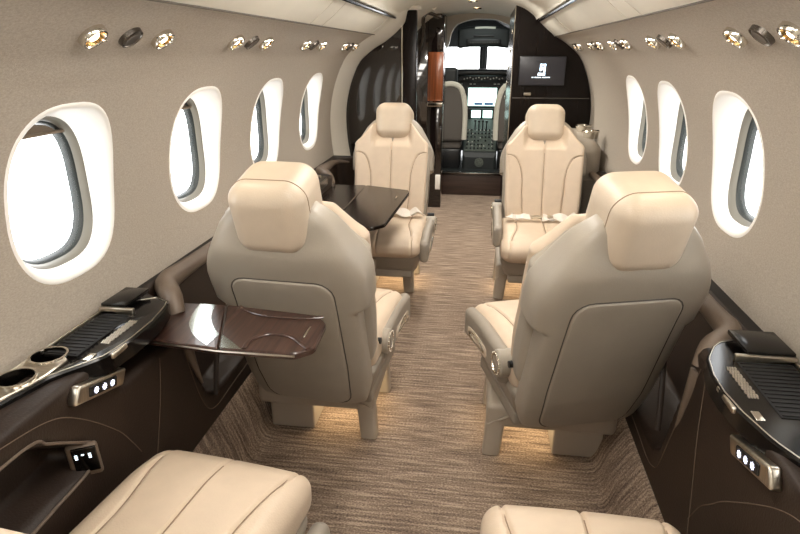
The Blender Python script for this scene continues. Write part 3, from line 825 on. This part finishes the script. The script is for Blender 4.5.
def lap_belt(t, s):
    """crumpled lap belt lying on the cushion against the backrest"""
    mb = MB()
    def strap(pts, w=.022):
        P = spline(pts, 8); rings = []
        for i, p in enumerate(P):
            d = (P[min(i+1, len(P)-1)]-P[max(i-1, 0)]).normalized(); sdir = d.cross(Vector((0, .45, 1))).normalized(); u = sdir.cross(d).normalized()
            rings.append([p+sdir*w*a+u*.0022*b for a, b in ((-1,-1),(1,-1),(1,1),(-1,1))])
        mb.add(loft(rings))
    strap([(-.20,-.125,.470),(-.17,-.09,.505),(-.13,-.085,.482),(-.09,-.10,.494),(-.04,-.095,.480),(.0,-.09,.490)])
    strap([(-.16,-.10,.485),(-.11,-.06,.478),(-.06,-.085,.488),(.01,-.07,.478)], .015)
    strap([(.07,-.09,.485),(.11,-.085,.490),(.14,-.10,.478),(.17,-.085,.492),(.19,-.12,.474)])
    lb = mb.build('lap_belt', M['belt'], t)
    mb = MB(); mb.add(rbox(.055, .036, .014, .004, (1,1,1), 2, at=(.035, -.085, .486))); mb.add(rbox(.030, .030, .010, .003, (1,1,1), 2, at=(-.035, -.088, .492))); mb.build('buckle', M['brushed'], lb)
def shoulder_belt(t, s):
    """shoulder harness end lying over the outboard shoulder of the seat"""
    mb = MB(); P = spline([(s*.170,-.345,.86),(s*.165,-.330,.895),(s*.185,-.31,.900),(s*.205,-.29,.872),(s*.222,-.28,.83)], 8); rings = []
    for i, p in enumerate(P):
        d = (P[min(i+1, len(P)-1)]-P[max(i-1, 0)]).normalized(); side = Vector((.35*s, 1, 0)).normalized(); u = side.cross(d).normalized()
        rings.append([p+side*.022*a+u*.003*b for a, b in ((-1,-1),(1,-1),(1,1),(-1,1))])
    mb.add(loft(rings)); sb = mb.build('shoulder_belt', M['belt'], t)
    mb = MB(); mb.add(rbox(.030, .040, .010, .004, (1,1,1), 2), Matrix.Translation((s*.212,-.300,.884)) @ Matrix.Rotation(R(48*s), 4, 'Y')); mb.build('buckle', M['brushed'], sb)
G = 'cream leather cabin seats'
def place(t, x, y, rz, label):
    t.location = (x, y, 0); t.rotation_euler = (0, 0, rz); t['label'] = label; t['group'] = G
NLr, NRr = R(-4), R(17)
def tweak(t, recl=0, arm=(0,0,0), wide=0):
    P = Vector((0,-.17,.43)); Mr = Matrix.Translation(P) @ Matrix.Rotation(recl, 4, 'X') @ Matrix.Translation(-P)
    for ch in t.children:
        n = ch.name.split('.')[0]
        if n in ('backrest', 'back_bolster', 'headrest', 'back_shell', 'shoulder_belt'): ch.matrix_local = Mr
        if n == 'armrest': ch.location = arm
        if wide and n in ('seat_cushion', 'seat_pan'): ch.scale.x = wide
a = make_seat(1, (-.045, .03), NLr); tweak(a, 0, (-.028,.07,-.02)); place(a, -.388, 1.86, NLr, 'cream leather seat seen from behind, left of the aisle, beyond the walnut table'); shoulder_belt(a, -1)
b = make_seat(-1, (.010, .03), NRr); place(b, .360, 1.83, NRr, 'cream leather seat swivelled towards the aisle, seen from behind on the right'); shoulder_belt(b, 1); tweak(b, 0, (.014,0,.004))
c = make_seat(-1, (.055, -.28), 0); tweak(c, 0, (-.022,0,0), 1.12); place(c, -.405, 2.98, R(180), 'cream leather seat facing the camera at far left, behind the near-black table'); lap_belt(c, 1)
d_ = make_seat(1, (.030, -.26), 0); tweak(d_, 0, (.022,-.09,.07), 1.12); place(d_, .450, 2.98, R(180), 'cream leather seat facing the camera at far right, with a folded lap belt'); lap_belt(d_, 1)
e = make_seat(1, (0, .0), R(-7)); tweak(e, R(9), (0,0,-.10)); place(e, -.460, .79, R(-7), 'cream leather seat cushion in the left foreground, cut by the bottom edge')
f_ = make_seat(-1, (0, .0), R(0)); tweak(f_, R(24), (0,0,-.10)); place(f_, .345, .735, R(0), 'cream leather seat cushion at the bottom right, barely in view')

# ------------------------------------------------------------------ forward partitions
# left partition
def clip_sec(pts): return pts
lp = [(-a*.955, b) for a, b in SWP if b > .02]
lp = [(-(a-.045), b) for a, b in SWP]+[(-(a-.035), b) for a, b in sCP[1:]]+[(-.41, 1.545), (-.405, 1.55)]
poly = [(-.405, 0.0)]+[(-(SWP[0][0]-.045), 0)]+lp[1:]
v, f = sec_plate(poly, 3.80, .04); pl = thing('partition', 'tall glossy dark wood partition with a cream edge behind the far left seat', 'partition', (-.6, 3.82, 0))
mesh_obj('panel', [Vector(q)-Vector((-.6,3.82,0)) for q in v], f, M['bulk'], pl, smooth=False)
outl = [(-a, b) for a, b in SWP if b > .55]+[(-a, b) for a, b in sCP[1:]]+[(-.425, 1.57), (-.40, 1.60)]
rings = []
for (x, z), i in zip(outl, range(len(outl))):
    p = Vector((x, z)); pa = Vector(outl[max(i-1,0)]); pb = Vector(outl[min(i+1,len(outl)-1)]); d = (pb-pa).normalized(); nn = Vector((d.y, -d.x))
    if nn.dot(Vector((.0, .7))-p) < 0: nn = -nn
    rings.append([Vector((p.x+nn.x*a+.6, y-3.82, p.y+nn.y*a)) for a, y in ((.0,3.56),(.018,3.62),(.036,3.70),(.047,3.78),(.046,3.80),(.030,3.81),(0,3.81))])
v, f = loft(rings, cap=False, closed=False); mesh_obj('edge_trim', v, f, M['cream'], pl)
# column at the aisle end of the partition and its chrome strip
MB().add(box(.175, .275, -.03, .02, 0, 1.56, .006)).build('end_column', M['bulkb'], pl)
MB().add(tube([(.185,-.034,.2),(.185,-.034,1.54)], .005, 8)).build('chrome_strip', M['chrome'], pl)
# lit partition header
MB().add(box(.17, .30, -.03, .03, 1.56, 1.585, .006)).build('header', M['cream'], pl)
# lower wall beneath partition (cream)
MB().add(box(-.24, -.16, -.10, .0, .50, .66, .01)).build('cream_block', M['cream'], pl)

# entry door surround (left, beyond the partition)
t = thing('entry_cabinet', 'dark entry cabinet with reddish wood door beyond the left partition', 'cabinet', (-.45, 5.1, 0))
MB().add(box(-.35, .075, -.02, .40, 0, 1.56, .005)).build('body', M['bulk'], t)
MB().add(box(.075, .205, -.03, .02, .93, 1.32, .004)).build('wood_panel', M['redwood'], t)
MB().add(box(.075, .205, -.02, .22, 0, .90, .005)).build('lower_panel', M['bulk'], t)
MB().add(rbox(.135, .05, .035, .008, (1,1,1), 3, at=(.14, -.045, .905))).build('handle', M['chrome'], t)
MB().add(box(.155, .20, -.04, -.02, .17, .30, .004)).build('placard', M['white'], t)
MB().add(box(.075, .205, -.02, .2, 1.32, 1.60, .005)).build('upper_panel', M['bulk'], t)
t = thing('grab_rail', 'curved grey grab rail at the top of the entry beyond the left partition', 'rail', (-.36, 4.6, 1.5))
MB().add(tube(spline([(.11,0,.06),(.02,0,.09),(-.01,0,.04),(-.0,0,-.06),(-.03,0,-.18)], 8), .014, 10)).build('rail', M['steel'], t)
MB().add(rbox(.04,.03,.03,.008,(1,1,1),2, at=(.11,.0,.07))).build('bracket', M['steel'], t)
t = thing('placard', 'small white placard with red square on the ceiling left of the cockpit door', 'sign', (-.275, 4.4, 1.625))
MB().add(rbox(.052, .006, .052, .002, (1,1,1), 1), Matrix.Rotation(R(40), 4, 'Y')).build('plate', M['white'], t)
MB().add(rbox(.026, .004, .026, .001, (1,1,1), 1, at=(0,-.004,0)), Matrix.Rotation(R(40), 4, 'Y')).build('mark', M['red'], t)

# right TV cabinet
poly = [(.285, 0)]+[(.285, 1.615), (.314, 1.608), (.40, 1.565)]+[(a-.004, b) for a, b in [(.478,1.487),(.55,1.414)]]+[(a-.004, b) for a, b in reversed(SWP[:-1])]
v, f = loft([[Vector((a, y, b)) for a, b in poly] for y in (4.20, 5.25)])
t = thing('galley_cabinet', 'tall glossy dark wood cabinet carrying the screen, right of the cockpit passage', 'cabinet', (.5, 4.2, 0)); off = Vector((.5,4.2,0))
mesh_obj('body', [q-off for q in v], f, M['bulkb'], t, smooth=False)
MB().add(tube([(-.218,-.004,.15),(-.218,-.004,1.60)], .004, 8)).build('chrome_strip', M['chrome'], t)
for zz in (.62, 1.02): MB().add(box(-.205, .31, -.006, .0, zz, zz+.006, .001)).build('door_joint', M['gap'], t)
MB().add(rbox(.050, .012, .022, .008, (2,1,2), 3, at=(-.105, -.008, 1.05))).build('latch', M['brushed'], t)
for k in range(5): MB().add(rbox(.012, .02, .03, .004, (1,1,1), 2, at=(-.226, .10+.18*k, 1.45-.12*k))).build('catch', M['chrome'], t)
t = thing('monitor', 'flat dark screen showing a white emblem, mounted on the right dark cabinet', 'screen', (.480, 4.17, 1.20))
MB().add(rbox(.305, .022, .188, .006, (1,1,1), 2)).build('housing', M['black'], t)
MB().add(box(-.148, .148, -.0125, -.010, -.090, .090, .0008)).build('screen', M['screen'], t)
# emblem: square with a diagonal winged stroke, strokes of an unreadable caption below
L = MB()
def q2(pts): 
    v, f = prism(pts, 0, .0008, .0001); Tq = Matrix.Translation((0,-.0128,0)) @ Matrix.Rotation(PI/2, 4, 'X'); return [Tq @ p for p in v], f
L.add(q2([(-.016,.030),(.021,.034),(.022,.045),(-.014,.045)])).add(q2([(.006,-.026),(.019,-.026),(.022,.044),(.012,.044)])).add(q2([(-.017,.006),(.002,.006),(.014,.026),(-.016,.024)])).add(q2([(-.030,-.028),(.020,-.028),(.018,-.014),(-.026,-.010)])).add(q2([(-.016,.0),(-.006,.0),(-.006,.045),(-.015,.045)]))
L.build('emblem', M['logo'], t, smooth=False)
L = MB(); x = -.066
for wlen in (2, 7, 8):
    for k in range(wlen): L.add(q2([(x,-.044),(x+.0042,-.044),(x+.0042,-.037),(x,-.037)])); x += .0064
    x += .006
L.build('caption', M['logo'], t, smooth=False)
for ch in t.children: pass

# low side cabinet behind the far right seat with two chrome cup holders
t = thing('low_cabinet', 'rounded taupe low cabinet against the right wall behind the far seat', 'cabinet', (.69, 3.78, 0))
MB().add(rbox(.20, .72, .84-.17, .07, (4,8,6), 6, at=(.0, 0, .505))).build('body', M['pan'], t)
MB().add(rbox(.206, .726, .02, .008, (2,2,1), 2, at=(0, 0, .62))).build('band', M['pan'], t)
for i, yy in enumerate((3.62, 3.90)):
    h = thing('cup_holder', ['nearer', 'farther'][i]+' chrome cup holder on the low cabinet by the right wall', 'cup holder', (.745, yy, .836), 0, 'chrome cup holders on the low cabinet')
    MB().add(lathe([(.040,.0),(.047,.030),(.052,.040),(.048,.046),(.040,.042),(.036,.02),(0,.015)], 28)).build('cup', M['chrome'], h)
    MB().add(rbox(.07,.006,.006,.002,(1,1,1),1, at=(0,0,.036))).add(rbox(.006,.07,.006,.002,(1,1,1),1, at=(0,0,.036))).build('cross_grip', M['steel'], h)

# ------------------------------------------------------------------ cockpit passage and cockpit
# threshold and raised cockpit floor
struct(MB().add(box(-.42, .42, 5.60, 5.64, 0, .215, .004)).build('trim_4', M['sillwood']))
struct(MB().add(box(-.42, .42, 5.585, 5.66, .205, .225, .006)).build('trim_5', M['steel']))
struct(MB().add(box(-.70, .70, 5.64, 7.4, .18, .205, .004)).build('floor_cockpit', M['cockpitd']))
# dark door frames either side of the cockpit door
t = thing('cockpit_door_frame', 'narrow glossy black door frame on the left of the cockpit opening', 'door frame', (-.30, 5.35, 0))
MB().add(box(-.055, .045, -.02, .20, 0, 1.68, .012)).build('post', M['piano'], t)
for k in range(6): MB().add(rbox(.012, .012, .025, .004, (1,1,1), 2, at=(.03, -.024, 1.52-.055*k-(.6 if k > 3 else 0)))).build('catch', M['chrome'], t)
t = thing('cockpit_door_frame', 'narrow glossy black door frame on the right of the cockpit opening', 'door frame', (.33, 5.35, 0))
MB().add(box(-.030, .045, -.02, .16, 0, 1.60, .010)).build('post', M['piano'], t)
MB().add(box(-.005, .012, -.026, -.018, 1.0, 1.35, .002)).build('light_strip', M['cream'], t)
# cream header arch
arch = [(-.30,1.30)]
out = [(-.80,0.0)]+[(-a, b) for a, b in SWP]+[(-a, b) for a, b in sCP[1:]]+[(-a, b) for a, b in sCP2]+[(a, b) for a, b in reversed(sCP2[:-1])]+[(a, b) for a, b in reversed(sCP[1:])]+[(a, b) for a, b in reversed(SWP)]+[(.80,0)]
opn = [(-.34,0.0),(-.34,.4),(-.34,.9),(-.335,1.30),(-.245,1.36),(-.215,1.50),(-.17,1.555),(-.05,1.595),(.05,1.60),(.17,1.595),(.28,1.555),(.345,1.50),(.36,1.36),(.36,.9),(.36,.4),(.36,0)]
def resample(P, n):
    L = [0]; 
    for a, b in zip(P, P[1:]): L.append(L[-1]+math.hypot(b[0]-a[0], b[1]-a[1]))
    return [(lerp(list(zip(L, [p[0] for p in P])), L[-1]*i/(n-1)), lerp(list(zip(L, [p[1] for p in P])), L[-1]*i/(n-1))) for i in range(n)]
def angle_match(P, n, c=(.02, .75)):
    Q = resample(P, 400); out_ = []
    a0, a1 = math.atan2(-.75, -.34), math.atan2(-.75, .38)
    return resample(P, n)
A = resample(out, 80); B = resample(opn, 80)
V = [Vector((a, 5.60, b)) for a, b in A]+[Vector((a, 5.60, b)) for a, b in B]+[Vector((a, 5.72, b)) for a, b in B]
F = [(i, i+1, 80+i+1, 80+i) for i in range(79)]+[(80+i, 80+i+1, 160+i+1, 160+i) for i in range(79)]
struct(mesh_obj('wall_front', V, F, M['cream'], auto=50))
# cockpit shell around
cs = [(-.62,.18),(-.70,.6),(-.68,1.0),(-.60,1.25),(-.42,1.48),(-.2,1.63),(.0,1.66),(.2,1.65),(.44,1.50),(.62,1.27),(.70,1.0),(.72,.6),(.64,.18)]
V, F = loft([[Vector((a*k, y, .18+(b-.18)*k2)) for a, b in cs] for y, k, k2 in ((5.68,1,1),(6.2,1,1),(6.55,.97,.985))], cap=False, closed=False)
struct(mesh_obj('wall_cockpit', V, F, M['cockpit'], auto=60))
V, F = loft([[Vector((a*k, y, .18+(b-.18)*k2)) for a, b in [cs[0], cs[1], cs[2]]] for y, k, k2 in ((6.55,.97,.985),(7.4,.85,.9))], cap=False, closed=False)
struct(mesh_obj('wall_cockpit_left', V, F, M['cockpit']))
V, F = loft([[Vector((a*k, y, .18+(b-.18)*k2)) for a, b in cs[-3:]] for y, k, k2 in ((6.55,.97,.985),(7.4,.85,.9))], cap=False, closed=False)
struct(mesh_obj('wall_cockpit_right', V, F, M['cockpit']))
V, F = loft([[Vector((a*k, y, b+dz)) for a, b in cs[3:-3]] for y, k, dz in ((6.55,.97,-.005),(7.10,.95,.0))], cap=False, closed=False)
struct(mesh_obj('ceiling_cockpit', V, F, M['cockpit']))
# windshield frame with centre post
t = thing('windshield', 'bright cockpit windshield divided by a grey centre post', 'windshield', (.07, 7.1, 1.1))
MB().add(box(-.045, .045, -.03, .03, 0, .36, .01)).build('centre_post', M['cockpit'], t)
MB().add(box(-.010, .022, -.05, -.03, .02, .30, .006)).build('compass_mount', M['cockpitd'], t)
MB().add(box(-.66, .66, -.05, .05, .275, .62, .01)).build('top_frame', M['cockpit'], t)
MB().add(box(-.62, .62, -.05, .10, -.30, .04, .01)).build('bottom_frame', M['cockpit'], t)
for s in (-1, 1): MB().add(box(s*.05, s*.60, -.004, .004, .03, .34, .001)).build('pane', M['glass'], t)
# overhead panel
t = thing('overhead_panel', 'dark overhead switch panel above the cockpit windshield', 'control panel', (.07, 6.25, 1.47))
def fo(q): return (q.x*(1+.12*sstep(-.08,.1,-q.z)*0), q.y, q.z-.35*q.x*q.x)
MB().add(rbox(.52, .10, .19, .03, (10,1,4), 3, fo)).build('housing', M['cockpit'], t)
MB().add(rbox(.34, .03, .055, .01, (4,1,2), 2, at=(.0,-.055,-.055))).build('switch_row', M['black'], t)
MB().add(rbox(.20, .012, .020, .004, (4,1,1), 2, fo, at=(.01,-.052,.078))).build('light_bar', M['knob'], t)
mb = MB()
for k in range(12): mb.add(rbox(.008,.01,.014,.002,(1,1,1),1, at=(-.13+.024*k,-.074,-.06)))
mb.build('toggle_switch', M['pedestal'], t)
MB().add(rbox(.20, .02, .02, .005, (2,1,1), 2, at=(.0,-.05,.0))).build('visor_slot', M['black'], t)
# instrument panel
t = thing('instrument_panel', 'dark cockpit instrument panel with bright centre display', 'instrument panel', (.07, 6.60, .20)); 
MB().add(rbox(1.05, .12, .86, .03, (4,1,4), 3, at=(0,.09,.50))).build('panel', M['cockpitd'], t)
def fg(q): return (q.x, q.y, q.z-.10*max(0, abs(q.x)-.22)**1)
MB().add(rbox(1.10, .28, .07, .03, (20,3,1), 4, fg, at=(0,.02,.915))).build('glareshield', M['black'], t)
MB().add(rbox(.50, .03, .05, .006, (2,1,1), 2, at=(0.01,-.045,.855))).build('guidance_panel', M['black'], t)
mb = MB(); 
for k in range(14): mb.add(rbox(.014,.014,.014,.004,(1,1,1),2, at=(-.19+.031*k,-.065,.858+(k%3-1)*.008)))
mb.build('guidance_knob', M['knob'], t)
mb = MB()
for k, xx in enumerate((-.30,-.26,-.22,-.12,-.08,.14,.18,.24)): mb.add(rbox(.026,.012,.010,.003,(1,1,1),1, at=(xx,.025,.795)))
mb.build('panel_button', M['knob'], t)
dsp = MB().add(box(-.145, .165, .020, .032, .565, .755, .004)).build('display', M['avionic'], t); dsp['label'] = 'bright white-green centre display'
MB().add(box(-.16, .18, .026, .035, .55, .77, .006)).build('display_bezel', M['black'], t)
MB().add(box(-.075, .015, .014, .021, .575, .60, .001)).add(box(.035, .13, .014, .021, .575, .60, .001)).build('display_strip', M['avblue'], t)
for xx in (-.36, .30): MB().add(box(xx-.035, xx+.06, .02, .032, .57, .76, .004)).build('side_display', M['avblue'], t)
for xx in (-.05, .075):
    MB().add(box(xx-.05, xx+.05, -.06, -.045, .445, .525, .003)).build('touch_display', M['avionic'], t)
MB().add(box(-.13, .155, -.05, .03, .42, .545, .01)).build('lower_console_face', M['cockpit'], t)
# centre pedestal
t = thing('centre_pedestal', 'grey-green cockpit centre pedestal with levers and knobs between the pilot seats', 'pedestal', (.08, 6.1, .205))
V, F = loft([[Vector((a, y, b)) for a, b in ((-w,0),(-w,h),(w,h),(w,0))] for y, w, h in ((-.22,.145,.12),(-.19,.17,.165),(.0,.175,.24),(.45,.165,.42))])
mesh_obj('console_body', V, F, M['cockpit'], t, smooth=False)
V, F = loft([[Vector((a, y, b)) for a, b in ((-w,h-.01),(-w,h+.008),(w,h+.008),(w,h-.01))] for y, w, h in ((-.17,.16,.172),(.0,.165,.24),(.44,.155,.418))])
mesh_obj('control_surface', V, F, M['pedestal'], t, smooth=False)
mb = MB()
for i in range(6):
    for j in range(8):
        if random.random() < .75:
            y = -.14+.07*i; x = -.13+.037*j; h = .178+.40*(y+.17); mb.add(rbox(.018,.02,.016,.004,(1,1,1),2, at=(x, y, h+.012)))
mb.build('knob_cluster', M['cockpitd'], t)
mb = MB()
for i in range(5):
    for j in range(7):
        if random.random() < .5:
            y = -.12+.075*i; x = -.12+.04*j; h = .178+.40*(y+.17); mb.add(rbox(.009,.009,.012,.003,(1,1,1),2, at=(x, y, h+.022)))
mb.build('white_knob', M['knob'], t)
for xx, dy in ((-.06,.05),(-.02,.0),(.02,.02),(.06,-.02)):
    mb = MB(); mb.add(tube([(xx,.22,.30),(xx,.20+dy,.42)], .006, 8)); mb.add(rbox(.026,.026,.022,.008,(1,1,1),3, at=(xx,.20+dy,.43))); mb.build('lever', M['black'], t)
MB().add(lathe([(.0,.0),(.045,.0),(.045,.01),(.0,.014)], 24, Matrix.Translation((.0,-.225,.07)) @ Matrix.Rotation(PI/2, 4, 'X'))).build('trim_wheel', M['pedestal'], t)
# pilot seats
def pilot_seat(x, s, lab):
    t = thing('pilot_seat', lab, 'seat', (x, 5.93, .205), 0, 'pilot seats')
    def f1(q): return (q.x*(1-.22*sstep(.60,.84,q.z)), q.y-.10*(q.z-.3), q.z)
    MB().add(rbox(.30,.09,.56,.04,(4,2,10),4,f1,at=(0,-.04,.55))).build('backrest', M['pilotg'], t)
    P = [(s*.155,-.07,.30),(s*.158,-.085,.5),(s*.150,-.11,.66),(s*.11,-.13,.79),(s*.03,-.135,.83),(-s*.06,-.13,.82)]
    MB().add(tube(spline(P, 8), .026, 10)).build('sheepskin_edge', M['pilot'], t)
    MB().add(rbox(.17,.08,.16,.035,(2,2,2),4,at=(-s*.01,-.09,.90))).build('headrest', M['cockpitd'], t)
    MB().add(rbox(.26,.40,.10,.04,(2,2,2),3,at=(0,.16,.24))).build('seat_cushion', M['pilotg'], t)
    MB().add(box(-.12,.12,-.05,.30,-.0,.20,.02)).build('base', M['black'], t)
    MB().add(rbox(.05,.26,.04,.015,(1,1,1),3,at=(-s*.16,.06,.42))).build('armrest', M['black'], t)
pilot_seat(-.235, 1, 'left pilot seat with pale sheepskin edging, seen from behind')
pilot_seat(.385, -1, 'right pilot seat with pale sheepskin edging, seen from behind')

# ------------------------------------------------------------------ lights
def area(name, loc, sx, sy, power, col=(1,.93,.84), rot=(0,0,0), spread=None):
    l = bpy.data.lights.new(name, 'AREA'); l.shape = 'RECTANGLE'; l.size = sx; l.size_y = sy; l.energy = power; l.color = col
    if spread: l.spread = spread
    o = bpy.data.objects.new(name, l); C.objects.link(o); o.location = loc; o.rotation_euler = rot; return o
# ceiling panels added over the aisle for fill light (behind and above the camera)
for i, yc in enumerate((-.35, .80, 1.85, 2.86)):
    t = thing('ceiling_fill_light', f'added warm white fill panel on the ceiling over the aisle, {ordn[i]} to the aft wall', 'light', (0, yc, 1.612), 0, 'added aisle fill lights')
    MB().add(rbox(.30, .62, .014, .005, (1,1,1), 2, at=(0,0,.009))).build('frame', M['cream'], t)
    MB().add(rbox(.26, .58, .010, .003, (1,1,1), 1, at=(0,0,-.001))).build('diffuser', M['fill_panel'], t)
# warm courtesy lights under the seats
for x, y, p in ((-.36,1.90,.9),(.34,1.86,.9),(-.36,3.27,1.0),(.36,3.25,1.0)):
    area('floor_courtesy_lamp', (x, y, .110), .26, .30, p*.8, (1,.78,.48))
for x, y, sg in ((-.145,2.0,1),(.10,1.98,-1),(-.15,3.35,1),(.13,3.3,-1)):
    pass
def spot(name, loc, target, power, ang=110, col=(1,.95,.86), r=.02, blend=.7):
    l = bpy.data.lights.new(name, 'SPOT'); l.energy = power; l.spot_size = R(ang); l.spot_blend = blend; l.color = col; l.shadow_soft_size = r
    o = bpy.data.objects.new(name, l); C.objects.link(o); o.location = loc
    o.rotation_euler = (Vector(target)-Vector(loc)).to_track_quat('-Z', 'Y').to_euler(); return o
for i, (x, y, tgt, pw) in enumerate(((.0, 3.62, (.35, 4.1, .7), 22), (.0, 4.25, (.0, 4.3, 0), 46), (.02, 4.95, (.0, 5.1, 0), 40))):  # fixtures and spots added to brighten the forward floor and walls
    t = thing('fill_downlight', f'small round fill light added in the forward ceiling, {ordn[i]} to the seats', 'light', (x, y, 1.640), 0, 'added forward fill lights')
    MB().add(lathe([(.020,-.004),(.024,-.007),(.032,-.006),(.034,.002)], 24)).build('bezel', M['chrome'], t)
    MB().add(lathe([(.0,-.001),(.020,-.002)], 20)).build('lens', M['lens'], t)
    spot('fill_downlight_lamp', (x, y, 1.628), tgt, pw, 140)
for s in (-1, 1):                                    # the reading lights themselves
    for gi, yc in enumerate(LG[s]):
        for dy in (-.13, .13):
            y = yc+dy*(1 if gi < 4 else .6)
            spot('reading_lamp', (s*(xw(1.352)-.03), y, 1.325), (s*.40, y+.02, .45), 2.2, 75, (1,.88,.70))
area('cockpit_dome_lamp', (.07, 5.95, 1.60), .3, .2, 1.2, (.9,1,.95))

w = bpy.data.worlds.new('World'); bpy.context.scene.world = w; w.use_nodes = True
bg = w.node_tree.nodes['Background']; bg.inputs[0].default_value = (.97, .99, 1, 1); bg.inputs[1].default_value = 5.2

# ------------------------------------------------------------------ camera
cam = bpy.data.cameras.new('Camera'); co = bpy.data.objects.new('Camera', cam); C.objects.link(co)
th, ph, ro = .1415, .3566, -.0016
Fv = Vector((-math.sin(th)*math.cos(ph), math.cos(th)*math.cos(ph), -math.sin(ph)))
Rv = Vector((math.cos(th), math.sin(th), 0)); Uv = Rv.cross(Fv)
R2 = Rv*math.cos(ro)+Uv*math.sin(ro); U2 = -Rv*math.sin(ro)+Uv*math.cos(ro)
Mx = Matrix((R2, U2, -Fv)).transposed().to_4x4(); Mx.translation = Vector((.1095, 0, 1.3174)); co.matrix_world = Mx
cam.sensor_width = 36; cam.lens = 575.66/800*36; cam.clip_start = .02
sc = bpy.context.scene; sc.camera = co
sc.view_settings.view_transform = 'Standard'; sc.view_settings.look = 'None'; sc.view_settings.gamma = 1; sc.view_settings.use_curve_mapping = False
sc.view_settings.exposure = .35
